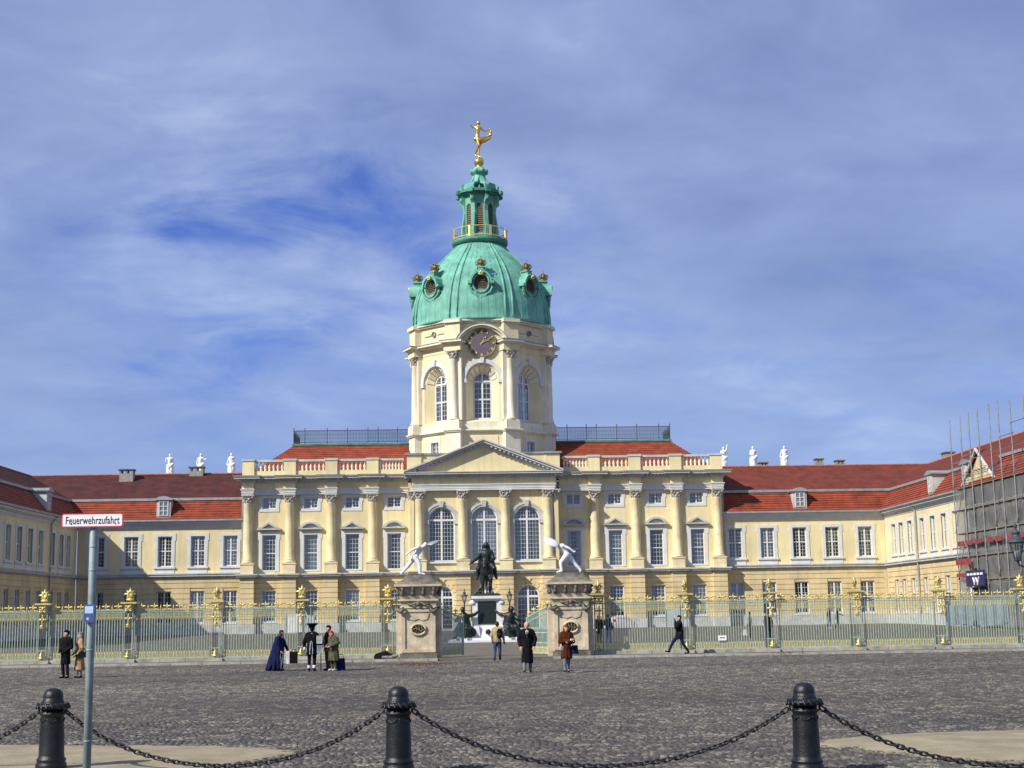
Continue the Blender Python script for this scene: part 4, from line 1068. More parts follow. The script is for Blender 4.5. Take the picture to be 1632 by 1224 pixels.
def roof_statue(label, x, y, z, flip, var):
    T = thing('roof_statue', label, 'statue', (x, y, z), 0, 'white figures on the garden side roof'); s = -1 if flip else 1
    MB().box(-.62, .62, -.5, .5, -2.2, -.08).build('pedestal', 'tower_stone', T); MB().lathe([(.6, -.08), (.6, .05), (.5, .1)], 12).build('base', 'white_statue', T)
    a = .25*s
    c = [((-.16,0,.1), (-.15,0,.7), .13, .14), ((-.15,0,.7), (-.08,0,1.25), .17, .22), ((.18,-.05,.1), (.22,-.12,.7), .13, .15), ((.22,-.12,.7), (.08,0,1.25), .17, .22), ((0,0,1.2), (0,0,1.45), .26, .24), ((0,0,1.45), (.02*s,0,1.95), .24, .27),
         ((-.22,0,2.05), (.24,0,2.05), .15, .15), ((0,0,2.1), (.02,-.02,2.3), .1, .1), ((.02,-.03,2.42), (.02,-.03,2.48), .15, .14)]
    if var == 0: c += [((-.24,0,2.05), (-.5,0,1.7), .1, .09), ((-.5,0,1.7), (-.42,-.1,2.1), .09, .07), ((.26,0,2.05), (.34,.05,1.6), .1, .09), ((.34,.05,1.6), (.3,-.2,1.3), .09, .08)]
    elif var == 1: c += [((-.24,0,2.05), (-.42,0,1.65), .1, .09), ((-.42,0,1.65), (-.38,-.1,1.3), .09, .07), ((.26,0,2.05), (.5,-.05,1.85), .1, .09), ((.5,-.05,1.85), (.72,-.1,1.95), .09, .07)]
    elif var == 2: c += [((-.24,0,2.05), (-.42,.02,1.6), .1, .09), ((-.42,.02,1.6), (-.5,-.05,1.2), .09, .07), ((.26,0,2.05), (.36,0,1.65), .1, .09), ((.36,0,1.65), (.12,-.25,1.6), .09, .07)]
    else: c += [((-.24,0,2.05), (-.34,-.02,1.7), .1, .1), ((-.34,-.02,1.7), (-.1,-.25,1.75), .09, .08), ((.26,0,2.05), (.42,0,2.4), .1, .09), ((.42,0,2.4), (.46,-.05,2.75), .09, .1)]
    if s < 0: c = [((-p[0],p[1],p[2]), (-q[0],q[1],q[2]), a_, b_) for p, q, a_, b_ in c]
    blob('figure', c, 'white_statue', T, .045, 2)
    d = [((-.3,.1,.2), (-.3,.1,1.2), .13, .16), ((.25,.12,.15), (.3,.1,1.1), .17, .14), ((-.3,-.05,1.2), (.3,-.1,1.35), .16, .2), ((.3,-.1,1.3), (-.1,-.18,1.0), .14, .16), ((-.1,-.15,1.), (.1,-.15,.4), .14, .1)]
    if var >= 2: d += [((0,0,.2), (0,0,1.2), .36, .28)]
    blob('drapery', d, 'white_statue', T, .05, 2); return T
for i, (x, f, v, lb) in enumerate(((-36.0, 0, 0, 'white statue with raised arm, leftmost on the left roof ridge'), (-32.45, 0, 1, 'white statue with outstretched arm behind the left chimney'), (-28.9, 0, 2, 'white statue nearest the balustrade on the left roof'),
                                   (28.62, 0, 3, 'white statue holding an object aloft beside the right balustrade end'), (32.12, 1, 2, 'middle white statue of three on the right roof'), (35.8, 0, 2, 'white robed statue, rightmost of three on the right roof'))):
    roof_statue(lb, x, 168, 18.45, f, v)
for s in (-1, 1):   # rear parapet the statues stand on
    o = MB().box(*sorted((s*25.5+AX, s*42+AX)), 167.4, 168.6, .4, 16.3).build('garden_front', 'plaster'); tag(o, 'rear garden front of the %s connecting wing carrying roof statues' % ('left' if s < 0 else 'right'), 'wall')

# ------------------------------------------------------------------ equestrian monument
EQ = thing('equestrian_monument', 'dark bronze rider on a horse above a white marble pedestal with bronze captives', 'monument', (-.05, 100, .18))
b = MB(); b.box(-2.6, 2.6, -2.4, 2.4, 0, .14); b.box(-2.3, 2.3, -2.1, 2.1, .14, .3); b.build('steps', 'marble', EQ)
b = MB(); b.taper((0, 0), .3, 1.1, 1.35, 1.55, 1.0, 1.25); b.taper((0, 0), 1.1, 2.75, .86, 1.15, .80, 1.1)
for s in (-1, 1):
    for t in (-1, 1):
        b.taper((s*.98, t*1.1), .3, 1.1, .5, .5, .42, .42); b.taper((s*.82, t*1.0), 1.1, 2.6, .2, .26, .17, .22); b.ball((s*.98, t*1.05, 2.62), (.26, .3, .2), 10, 6)
b.box(-.95, .95, -1.3, 1.3, 2.75, 2.9); b.box(-1.06, 1.06, -1.42, 1.42, 2.9, 3.08); b.build('pedestal', 'marble', EQ)
MB().box(-.60, .60, -1.22, -1.05, 1.2, 2.7).build('inscription_panel', 'bronze', EQ)
MB().ball((.05, -1.62, .68), (.19, .08, .19), 12, 6).build('shield_boss', 'bronze', EQ)
MB().taper((0, 0), 3.08, 3.25, .92, 1.3, .85, 1.22).build('plinth', 'bronze', EQ)
h = [((0,-.75,1.55), (0,.75,1.6), .47, .46), ((0,-.85,1.65), (-.05,-1.15,2.05), .38, .27), ((-.05,-1.15,2.05), (-.1,-1.38,2.3), .26, .2), ((-.1,-1.38,2.32), (-.16,-1.75,1.85), .17, .11), ((-.04,-1.25,2.45), (-.04,-1.25,2.55), .05, .03),
     ((-.24,-.8,1.3), (-.26,-.85,.75), .2, .12), ((-.26,-.85,.75), (-.25,-.78,.12), .11, .09), ((-.25,-.78,.1), (-.25,-.88,.06), .12, .12),
     ((.24,-.85,1.3), (.28,-1.25,1.0), .2, .13), ((.28,-1.25,1.), (.28,-1.15,.52), .11, .09), ((.28,-1.12,.5), (.28,-1.0,.42), .1, .1),
     ((-.25,.85,1.4), (-.28,.7,.85), .26, .15), ((-.28,.7,.85), (-.26,1.0,.6), .13, .1), ((-.26,1.,.6), (-.26,.9,.1), .1, .1), ((.25,.85,1.4), (.28,1.,.85), .26, .15), ((.28,1.,.85), (.26,1.3,.62), .13, .1), ((.26,1.3,.62), (.26,1.15,.1), .1, .1),
     ((0,1.15,1.7), (0,1.5,1.3), .12, .16), ((0,1.5,1.3), (0,1.5,.6), .16, .08)]
blob('horse', h, 'bronze', EQ, .045, 3, (0, 0, 3.2))
r_ = [((0,.1,2.05), (0,.05,2.75), .34, .36), ((-.3,.05,2.85), (.3,.05,2.85), .2, .2), ((0,0,2.95), (0,0,3.2), .14, .12), ((0,-.03,3.35), (0,-.03,3.43), .2, .17), ((-.12,.08,3.3), (-.16,.1,2.95), .16, .14), ((.12,.08,3.3), (.16,.1,2.95), .16, .14),
      ((-.36,.05,2.85), (-.62,-.15,2.45), .15, .13), ((-.62,-.15,2.45), (-1.0,-.55,2.15), .12, .08), ((-1.0,-.55,2.15), (-1.2,-.8,2.0), .05, .04),
      ((.36,.05,2.85), (.52,-.1,2.4), .15, .13), ((.52,-.1,2.4), (.3,-.55,2.3), .12, .09), ((-.3,.1,2.05), (-.55,-.3,1.75), .22, .18), ((-.55,-.3,1.75), (-.62,-.2,1.15), .16, .11), ((-.62,-.2,1.12), (-.66,-.45,1.05), .1, .07),
      ((.3,.1,2.05), (.55,-.3,1.75), .22, .18), ((.55,-.3,1.75), (.66,-.2,1.15), .16, .11), ((.66,-.2,1.12), (.72,-.45,1.05), .1, .07), ((0,.3,2.8), (0,.9,1.8), .3, .4), ((-.3,.3,2.6), (-.45,.8,1.6), .2, .25), ((.3,.3,2.6), (.5,.8,1.6), .2, .25)]
blob('rider', r_, 'bronze', EQ, .045, 3, (0, 0, 3.2))
def captive(s, mir, yy):
    m_ = -1 if mir else 1
    c = [((0,0,.55), (.18*m_,-.1,1.25), .32, .33), ((-.1,-.1,1.3), (.4*m_,-.1,1.35), .2, .18), ((.2*m_,-.2,1.4), (.25*m_,-.3,1.62), .12, .12), ((.27*m_,-.34,1.72), (.27*m_,-.34,1.78), .18, .16),
         ((.45*m_,-.1,1.3), (.75*m_,-.4,1.0), .14, .12), ((.75*m_,-.4,1.), (.6*m_,-.75,1.05), .11, .08), ((-.12*m_,-.1,1.3), (-.55*m_,0,1.4), .14, .12), ((-.55*m_,0,1.4), (-.85*m_,.1,1.65), .11, .08),
         ((.1*m_,-.1,.5), (.55*m_,-.6,.55), .25, .17), ((.55*m_,-.6,.55), (.75*m_,-.65,-.05), .15, .1), ((.75*m_,-.7,-.1), (.9*m_,-.95,-.14), .1, .07), ((-.1*m_,-.1,.5), (.0,-.75,.5), .25, .17), ((0,-.75,.5), (.1*m_,-.8,-.1), .15, .1),
         ((-.2,.2,.1), (.3,.1,.2), .35, .4), ((.3*m_,.1,.9), (.6*m_,.1,.3), .22, .3)]
    blob('captive_figure', c, 'bronze', EQ, .045, 2, (s*1.38, yy, .45))
captive(-1, True, -1.5); captive(1, False, -1.5); captive(-1, True, 1.9); captive(1, False, 1.9)

# ------------------------------------------------------------------ gate piers with fencers
def gate_pier(label, x):
    T = thing('gate_pier', label, 'gate pier', (x, 68.2, 0)); w = .78
    MB().box(-w-.08, w+.08, -.86, .86, 0, .3).build('base', 'sandstone_dark', T)
    b = MB().box(-w, w, -.7, .75, .3, 2.35)
    b.build('shaft', 'sandstone', T)
    for s in (-1, 1): MB().box(*sorted((s*w, s*(w+.26))), -.35, .7, .0, 2.3).build('side_buttress', 'sandstone', T)
    pn = MB()   # raised frame round the sunk front field
    for s in (-1, 1): pn.box(*sorted((s*(w-.17), s*(w+.002))), -.76, -.69, .34, 2.33)
    pn.box(-w+.17, w-.17, -.757, -.69, .34, .5); pn.box(-w+.17, w-.17, -.757, -.69, 2.18, 2.33)
    pn.prism([(-.5, 2.1), (-.42, 1.85), (-.2, 1.78), (0, 1.86), (.2, 1.78), (.42, 1.85), (.5, 2.1)], -.74, -.68)
    pn.build('panel_frame', 'sandstone', T)
    ov = MB(); ov.tube([(.34*math.cos(2*math.pi*i/20), -.73, 1.38+.25*math.sin(2*math.pi*i/20)) for i in range(20)], .06, 6, True)
    OV = ov.build('oval_window', 'sandstone', T, True)
    MB().prism([(.3*math.cos(2*math.pi*i/20), 1.38+.21*math.sin(2*math.pi*i/20)) for i in range(20)], -.712, -.69).build('dark_opening', 'dark_room', OV)
    gr = MB()
    for i in range(-1, 2): gr.tube([(i*.13, -.73, 1.19), (i*.13+.05, -.74, 1.38), (i*.13, -.73, 1.57)], .022, 5)
    gr.tube([(-.25, -.73, 1.38), (-.1, -.75, 1.45), (.1, -.75, 1.31), (.25, -.73, 1.38)], .022, 5); gr.build('grille', 'old_gold', OV)
    b = MB().box(-w-.06, w+.06, -.8, .8, 2.35, 2.45); b.taper((0, 0), 2.45, 2.68, w+.02, .76, w+.12, .84); b.box(-w-.14, w+.14, -.9, .9, 2.68, 2.76); b.taper((0, 0), 2.76, 2.92, w+.04, .8, w+.1, .86); b.build('lower_cornice', 'sandstone', T)
    for s in (-1, 1):   # scrolls under the cornice
        for (px, py) in ((s*(w-.02), -.86), (s*(w+.1), 0.)): MB().tube([(px-.16, py, 2.42), (px-.2, py-.04, 2.26), (px-.05, py-.06, 2.18), (px+.1, py-.04, 2.28), (px+.05, py-.03, 2.4)], [.07, .09, .09, .08, .06], 7).build('scroll', 'sandstone_dark', T, True)
    sw = MB()
    for s in (-1, 1): sw.tube([(s*.5, -.84, 2.56), (s*.3, -.88, 2.5), (s*.1, -.86, 2.6), (0, -.88, 2.52)], .05, 5)
    sw.ball((0, -.88, 2.56), (.1, .06, .12), 8, 5); sw.build('garland', 'sandstone_dark', T, True)
    MB().taper((0, 0), 2.92, 3.34, w+.02, .78, w+.2, .95).build('frieze', 'sandstone', T)
    for i in range(4):
        xx = -.72+i*.48; MB().tube([(xx, -.86, 2.94), (xx, -.95, 3.06), (xx, -.93, 3.18), (xx, -1.05, 3.32)], [.08, .1, .07, .1], 7).build('console', 'sandstone_dark', T, True)
    for i in range(3):
        for s in (-1, 1): MB().tube([(s*(w+.1), -.55+i*.5, 2.94), (s*(w+.18), -.55+i*.5, 3.06), (s*(w+.16), -.55+i*.5, 3.18), (s*(w+.24), -.55+i*.5, 3.32)], [.08, .1, .07, .1], 7).build('console', 'sandstone_dark', T, True)
    b = MB().box(-w-.32, w+.32, -1.12, 1.1, 3.34, 3.44); b.build('cap_slab', 'sandstone', T)
    b = MB().taper((0, 0), 3.442, 3.56, w+.30, 1.08, w+.12, .92); b.taper((0, 0), 3.56, 3.66, w+.02, .84, w-.02, .8); b.taper((0, 0), 3.66, 3.86, w-.1, .72, w-.16, .68); b.build('roof_steps', 'sandstone_dark', T)
    return T
gate_pier('weathered sandstone gate pier left of the opening under a crouching white fencer', -3.52)
gate_pier('weathered sandstone gate pier right of the opening under a white fencer with shield', 3.52)
def fencer(label, x, pts, shield, s):
    T = thing('fencer_statue', label, 'statue', (x, 68.2, 3.862)); p = pts
    c = [(p['ff'], p['fk'], .075, .095), (p['fk'], p['hipf'], .10, .14), (p['rf'], p['rk'], .07, .09), (p['rk'], p['hipr'], .10, .14), (p['hipf'], p['hipr'], .15, .15), (p['hip'], p['waist'], .155, .135), (p['waist'], p['chest'], .135, .165), (p['sb'], p['sf'], .11, .11),
         (p['chest'], p['head'], .085, .075), (p['head'], p['head2'], .105, .09), (p['sb'], p['eb'], .075, .06), (p['eb'], p['hb'], .06, .045), (p['hb'], p['hb2'], .05, .045), (p['sf'], p['ef'], .075, .06), (p['ef'], p['hf'], .06, .045),
         (p['ff'], p['ft'], .06, .045), (p['rf'], p['rt'], .06, .045)]
    blob('figure', c, 'white_statue', T, .028, 3)
    MB().box(p['rf'][0]-.12 if s > 0 else p['ft'][0]-.15, p['ft'][0]+.15 if s > 0 else p['rf'][0]+.12, -.3, .3, 0., .03).build('base', 'sandstone_dark', T)
    g = MB(); g.lathe([(0.001, .05), (.2, .04), (.34, .0), (.35, -.03), (.2, .01), (0.001, .02)], 20); g2 = MB(); xf(g2, g, shield); g2.build('shield', 'white_statue' if s < 0 else 'zinc', T, True)  # left shield is white stone; darker grey paints in its shaded underside
D = lambda **k: {a: Vector(b_) for a, b_ in k.items()}
fencer('white fencer statue lunging right on the left gate pier', -3.56, D(ff=(.10,-.1,.1), ft=(.32,-.12,.06), fk=(.10,-.12,.48), hipf=(-.10,-.08,.86), rf=(-.78,.1,.12), rt=(-.70,.1,.07), rk=(-.46,.1,.45), hipr=(-.18,.08,.86), hip=(-.12,0,.9), waist=(-.02,0,1.05), chest=(.10,0,1.24),
       sb=(.02,-.16,1.30), sf=(.20,.16,1.3), head=(.33,0,1.40), head2=(.36,0,1.46), eb=(-.22,-.24,1.20), hb=(-.50,-.22,1.0), hb2=(-.54,-.22,.95), ef=(.5,.16,1.36), hf=(.85,.1,1.45)),
       Matrix.Translation((.70, .05, 1.52)) @ Euler((R(14), R(-14), 0)).to_matrix().to_4x4() @ Matrix.Diagonal((.9, .9, 1, 1)), 1)
fencer('white fencer statue holding up a round shield on the right gate pier', 3.56, D(ff=(-.38,-.1,.1), ft=(-.6,-.12,.06), fk=(-.42,-.12,.5), hipf=(-.16,-.08,.82), rf=(.52,.1,.14), rt=(.50,.06,.07), rk=(.20,.1,.52), hipr=(-.04,.08,.82), hip=(-.1,0,.85), waist=(-.22,0,1.02), chest=(-.36,0,1.2),
       sb=(-.30,-.16,1.28), sf=(-.46,.14,1.28), head=(-.6,0,1.36), head2=(-.64,0,1.4), eb=(-.02,-.24,1.16), hb=(.2,-.22,.98), hb2=(.26,-.22,1.0), ef=(-.7,-.05,1.36), hf=(-.9,-.1,1.42)),
       Matrix.Translation((-.84, -.25, 1.45)) @ Matrix.Rotation(R(24), 4, 'Y') @ Matrix.Rotation(R(42), 4, 'X') @ Matrix.Diagonal((1.1, .8, .6, 1)), -1)

# ------------------------------------------------------------------ fence
FY = 68.7
pavement = structure(MB().box(-45, 45, 66.3, 69.3, -.05, .075).build('pavement', 'path'))
kb = random.Random(4)
def kerb_run(x0, x1):
    x = x0
    while x < x1-.3:
        l = kb.uniform(1.2, 1.9); e = min(x+l, x1); j = kb.uniform(-.006, .006)
        MB().box(x+.012, e-.012, 65.95+j, 66.3, -.05, .09+j).build('kerb_stone', 'kerb_stone', pavement); x = e
kerb_run(-30, -2.6); kerb_run(2.6, 33)
def base_run(par, x0, x1):
    x = x0
    while x < x1-.2:
        e = min(x+kb.uniform(1.0, 1.6), x1); j = kb.uniform(-.008, .008)
        MB().box(x+.008, e-.008, -.24+j, .24, 0.05, .235+j).build('base_stone', 'kerb_stone', par); x = e
PK = MB().box(-.017, .017, -.017, .017, .25, 2.44).mesh('picket', 'green_paint')
GT = MB().lathe([(.001, 2.02), (.026, 2.12), (.016, 2.16), (.020, 2.36), (.020, 2.40)], 6).mesh('gilt_dart', 'gilding')
GB = MB().lathe([(.021, .27), (.021, .46), (.030, .49), (.001, .60)], 6).mesh('gilt_spike', 'gilding')
def cross_mesh():
    b = MB(); b.tube([(0,0,2.48), (0,0,2.60), (0,0,2.80)], [.02, .035, .012], 5)
    for s in (-1, 1):
        b.tube([(0,0,2.62), (s*.1,0,2.66), (s*.17,0,2.64)], [.03, .045, .03], 5); b.ball((s*.15, 0, 2.655), .045, 6, 4); b.tube([(0,0,2.50), (s*.1,0,2.52), (s*.2,0,2.49), (s*.22,0,2.53)], .022, 4)
    b.ball((0, 0, 2.68), .04, 6, 4); return b.mesh('gilt_cross', 'gilding', True)
GX = cross_mesh(); GSP = MB().lathe([(.02, 2.48), (.024, 2.56), (.030, 2.62), (.001, 2.74)], 6).mesh('gilt_finial', 'gilding')
def fence_panel(label, x0, x1):
    T = thing('iron_fence', label, 'fence', (x0, FY, 0), 0, 'railing panels along the courtyard'); Lh = x1-x0
    base_run(T, 0, Lh)
    for z, h in ((.235, .05), (2.36, .03), (2.44, .045)): MB().box(0, Lh, -.03, .03, z, z+h).build('rail', 'green_paint', T)
    n = round(Lh/.123); w = Lh/n
    for i in range(n):
        link('picket', PK, T, (w*(i+.5), 0, 0))
        if i: link('gilt_dart', GT, T, (w*i, 0, 0)); link('gilt_spike', GB, T, (w*i, 0, 0))
    m_ = max(1, round(Lh/.6))
    for i in range(m_):
        link('gilt_cross', GX, T, (Lh*(i+.5)/m_, 0, 0))
        if i: link('gilt_finial', GSP, T, (Lh*i/m_, 0, 0))
    return T
def star_mesh():
    b = MB()
    for i in range(8):
        a = i*math.pi/4; r = .34 if i % 2 == 0 else .27; c, s = math.cos(a), math.sin(a)
        b.tube([(0,0,3.22), (c*r*.5, 0, 3.22+s*r*.5), (c*r, 0, 3.22+s*r)], [.09, .075, .008], 5)
    b.tube([(.13*math.cos(i*math.pi/5), -.06, 3.22+.13*math.sin(i*math.pi/5)) for i in range(10)], .035, 5, True)
    b.tube([(0,0,2.9), (0,0,3.0), (0,0,3.1)], [.1, .04, .04], 6); b.tube([(-.18,0,2.9), (-.1,0,2.98), (0,0,2.94), (.1,0,2.98), (.18,0,2.9)], .045, 5); b.ball((0, -.02, 2.93), (.16, .1, .06), 8, 5)
    return b.mesh('gilt_star', 'gilding', True)
def orn_mesh():
    b = MB(); y = -.24
    for s in (-1, 1): b.tube([(0,y,2.6), (s*.1,y-.03,2.68), (s*.2,y,2.66), (s*.17,y-.02,2.56), (s*.06,y,2.52)], .04, 5); b.tube([(0,y,2.5), (s*.12,y,2.44), (s*.2,y,2.5)], .035, 5)
    b.ball((0, y-.02, 2.6), (.07, .05, .1), 8, 5)
    for i in range(4):
        a = i*math.pi/2; b.tube([(0,y,2.1), (.09*math.cos(a),y-.02,2.1+.09*math.sin(a)), (.17*math.cos(a),y,2.1+.17*math.sin(a))], [.04, .06, .03], 6); b.ball((.17*math.cos(a), y, 2.1+.17*math.sin(a)), .05, 6, 4)
    b.tube([(0,y,1.95), (0,y-.02,1.8), (0,y,1.62)], [.05, .06, .015], 6)
    for s in (-1, 1): b.tube([(0,y,1.85), (s*.1,y,1.8), (s*.12,y,1.72), (s*.04,y,1.7)], .035, 5)
    b.tube([(0,y,.3), (0,y-.02,.42), (0,y,.68)], [.1, .09, .01], 6); b.tube([(-.16,y,.36), (0,y-.04,.33), (.16,y,.36)], .045, 5); b.tube([(-.12,y,.5), (0,y-.03,.46), (.12,y,.5)], .03, 5)
    return b.mesh('gilt_ornament', 'gilding', True)
ST, OR = star_mesh(), orn_mesh()
def fence_pillar(label, x, tilt=0.):
    T = thing('fence_pillar', label, 'fence pillar', (x, FY, 0), 0, 'star-topped railing pillars')
    MB().box(-.34, .34, -.36, .36, .0, .23).build('base_stone', 'kerb_stone', T)
    for sx in (-1, 1):
        for sy in (-1, 1): MB().box(sx*.19-.016, sx*.19+.016, sy*.19-.016, sy*.19+.016, .23, 2.74).build('post', 'green_paint', T)
    for z in (.24, .66, 2.4, 2.68):
        b = MB()
        for s in (-1, 1): b.box(-.175, .175, s*.19-.012, s*.19+.012, z, z+.035); b.box(s*.19-.012, s*.19+.012, -.175, .175, z, z+.035)
        b.build('crossbar', 'green_paint', T)
    for xx in (-.07, .07): MB().box(xx-.013, xx+.013, .19, .21, .3, 2.4).build('picket', 'green_paint', T)
    b = MB().box(-.36, .36, -.36, .36, 2.78, 2.85); b.taper((0, 0), 2.74, 2.78, .25, .25, .3, .3); b.build('gilt_plate', 'gilding', T)
    link('gilt_star', ST, T, (0, 0, .33), (0, 0, tilt), .9); link('gilt_ornament', OR, T, (0, -.02, .0), None, (.85, 1, 1)); return T
ordn = ['nearest', 'second', 'third', 'fourth', 'fifth', 'sixth']
pl = [-4.98, -9.01, -12.98, -17.02, -20.98, -25.0]; pr = [4.92, 9.0, 13.03, 17.1, 21.12, 25.05, 29.1]
for i, x in enumerate(pl[:5]): fence_pillar('gilded star pillar of the railing, %s left of the gate' % ordn[i], x, (.1, .25, .9, .15, .0)[i])
for i, x in enumerate(pr[:6]): fence_pillar('gilded star pillar of the railing, %s right of the gate' % ordn[i], x, (.6, .9, .8, .9, .5, .2)[i])
fence_panel('short railing panel between the left gate pier and the nearest star pillar', -4.74, -4.46)
fence_panel('short railing panel between the right gate pier and the nearest star pillar', 4.46, 4.68)
for i in range(5): fence_panel('green and gold railing panel, %s left of the gate' % ordn[i], pl[i+1]+.25 if i < 4 else -24.6, pl[i]-.25)
for i in range(6): fence_panel('green and gold railing panel, %s right of the gate' % ordn[i], pr[i]+.25, pr[i+1]-.25 if i < 5 else 28.6)
def gate_leaf(label, x, ang, sgn, Lh):
    T = thing('gate_leaf', label, 'gate', (x, 68.5, 0), ang)
    top = lambda u: 2.35-.55*(u/Lh)**1.3
    for u in (0.03, Lh-.06): MB().box(u-.045, u+.045, -.045, .045, .1, top(u)+.05).build('stile', 'pale_green_paint', T)
    n = 20; P = [(Lh*i/n, 0, top(Lh*i/n)) for i in range(n+1)]
    MB().tube(P, .04, 6).build('top_rail', 'pale_green_paint', T); MB().tube([(p[0], 0, p[2]-.25) for p in P], .025, 5).build('rail', 'pale_green_paint', T)
    for z in (.14, .62, 1.1): MB().box(.06, Lh-.1, -.02, .02, z, z+.04).build('rail', 'pale_green_paint', T)
    k = int(Lh/.125)
    for i in range(1, k): u = Lh*i/k; MB().box(u-.015, u+.015, -.015, .015, .14, top(u)).build('picket', 'pale_green_paint', T)
    for i in range(1, k): u = Lh*(i-.5)/k; link('gilt_spike', GB, T, (u, 0, -.09))
    for i in range(5): u = Lh*(i+.5)/5; link('gilt_cross', GX, T, (u, 0, top(u)-2.44))
    return T
gate_leaf('open pale green gate leaf swung inwards beside the left gate pier', -2.66, R(63), 1, 2.6)
gate_leaf('open pale green gate leaf swung inwards beside the right gate pier', 2.66, R(180-66), 1, 2.6)
# ------------------------------------------------------------------ people
def hand_mesh(m):
    b = MB(); b.capsule((0,0,0), (0,-.01,-.07), .032, .036, 7)
    for i, (x, l) in enumerate(((-.03, .065), (-.01, .078), (.011, .074), (.031, .055))):
        b.capsule((x, -.012, -.085), (x*1.1, -.022, -.085-l*.5), .0095, .009, 6); b.capsule((x*1.1, -.022, -.085-l*.5), (x*1.1, -.045, -.085-l), .009, .0075, 6)
    b.capsule((.034, -.01, -.02), (.058, -.03, -.055), .012, .010, 6); b.capsule((.058, -.03, -.055), (.06, -.045, -.085), .010, .008, 6)
    return b.mesh('hand', m, True)
def person(label, loc, rz, h, J=None, coat='black', hem=None, flare=.0, trousers='charcoal', shoes='shoe', hair='hair_dark', hairstyle='short', gloves=False, collar=None, sleeves=None, skirt=None, bulk=1., name='person'):
    T = thing(name, label, 'person', loc, rz); T.scale = (h/1.75,)*3
    j = dict(head=(0,-.015,1.60), top=(0,-.005,1.66), neck=(0,0,1.47), chest=(0,0,1.30), waist=(0,0,1.08), pelvis=(0,0,.93), sl=(-.185,0,1.40), sr=(.185,0,1.40), el=(-.25,.03,1.13), er=(.25,.03,1.13), wl=(-.23,-.08,.90), wr=(.23,-.08,.90),
             hl=(-.09,0,.90), hr=(.09,0,.90), kl=(-.10,-.03,.50), kr=(.10,-.03,.50), al=(-.10,.02,.10), ar=(.10,.02,.10), tl=(-.12,-.13,.04), tr=(.12,-.13,.04))
    j.update(J or {}); V = {k: Vector(v) for k, v in j.items() if k not in ('look', 'trail')}; B = bulk
    mid = lambda a, b_, t=.5: V[a].lerp(V[b_], t)
    fwd = Vector((0, -1, 0))
    if 'look' in j: fwd = Vector((math.sin(j['look']), -math.cos(j['look']), 0))
    sd_ = Vector((-fwd.y, fwd.x, 0)); hd = V['head']
    body = [(V['top'], hd, .093, .088), (hd, hd+fwd*.025+Vector((0,0,-.055)), .08, .062), (hd, V['neck'], .05, .055), (V['neck'], V['chest'], .06, .10), (V['sl'], V['sr'], .06, .06), (V['chest'], V['waist'], .12, .105), (V['waist'], V['pelvis'], .105, .12),
            (V['sl'], V['el'], .05, .042), (V['el'], V['wl'], .04, .03), (V['sr'], V['er'], .05, .042), (V['er'], V['wr'], .04, .03), (V['hl'], V['kl'], .08, .055), (V['kl'], V['al'], .055, .038), (V['hr'], V['kr'], .08, .055), (V['kr'], V['ar'], .055, .038), (V['al'], V['tl'], .035, .03), (V['ar'], V['tr'], .035, .03)]
    nose = hd+fwd*.10+Vector((0,0,-.01)); body += [(hd+fwd*.085+Vector((0,0,.02)), nose, .016, .018), (hd+sd_*.088, hd+sd_*.088+Vector((0,0,.03)), .018, .016), (hd-sd_*.088, hd-sd_*.088+Vector((0,0,.03)), .018, .016)]
    blob('body', body, 'skin', T, .016, 2)
    e = MB()
    for s in (-1, 1): e.ball(hd+fwd*.092+sd_*.034*s+Vector((0,0,.022)), .012, 6, 4)
    e.capsule(hd+fwd*.088-sd_*.02+Vector((0,0,-.05)), hd+fwd*.088+sd_*.02+Vector((0,0,-.05)), .007); e.build('eyes_and_mouth', CL['hair_dark'], T)
    hm = cached(('hand', gloves), lambda: hand_mesh(CL['black'] if gloves else 'skin'))
    for w, e_ in (('wl', 'el'), ('wr', 'er')):
        d = (V[w]-V[e_]).normalized(); q = Vector((0,0,-1)).rotation_difference(d); o = link('hand', hm, T, V[w]+d*.03); o.rotation_euler = q.to_euler()
    # hair
    up = V['top']; bk = -fwd
    hr_ = [(up+Vector((0,0,.012)), up+bk*.03+Vector((0,0,.0)), .095, .096), (up+bk*.03, hd+bk*.035+Vector((0,0,-.01)), .092, .08)]
    if hairstyle == 'bob': hr_ += [(hd+sd_*s*.065+bk*.02, hd+sd_*s*.075+bk*.02+Vector((0,0,-.11)), .06, .05) for s in (-1, 1)]+[(hd+bk*.05, hd+bk*.06+Vector((0,0,-.12)), .08, .07)]
    if hairstyle == 'tail': hr_ += [(hd+bk*.09, hd+bk*.11+Vector((0,0,-.16)), .035, .02)]
    if hairstyle == 'bald': hr_ = [(hd+bk*.05, hd+bk*.06+Vector((0,0,-.02)), .085, .07), (hd+sd_*.05+bk*.02, hd+sd_*.06, .055, .04), (hd-sd_*.05+bk*.02, hd-sd_*.06, .055, .04)]
    if hairstyle == 'hood': hr_ += [(hd+bk*.03, hd+bk*.05+Vector((0,0,-.1)), .10, .1)]
    blob('hair', hr_, CL[hair], T, .018, 1)
    # trousers or legs
    tz = [(V['hl'], V['kl'], .105*B, .075), (V['kl'], V['al'], .075, .062), (V['hr'], V['kr'], .105*B, .075), (V['kr'], V['ar'], .075, .062), (V['pelvis'], V['waist'], .14*B, .13*B), (V['hl'], V['hr'], .115*B, .115*B)]
    blob('trousers', tz, CL[trousers], T, .022, 2)
    for a, t_ in (('al', 'tl'), ('ar', 'tr')): blob('shoe', [(V[a]+Vector((0,.03,-.045)), V[t_], .048, .04)], CL[shoes], T, .016, 1)
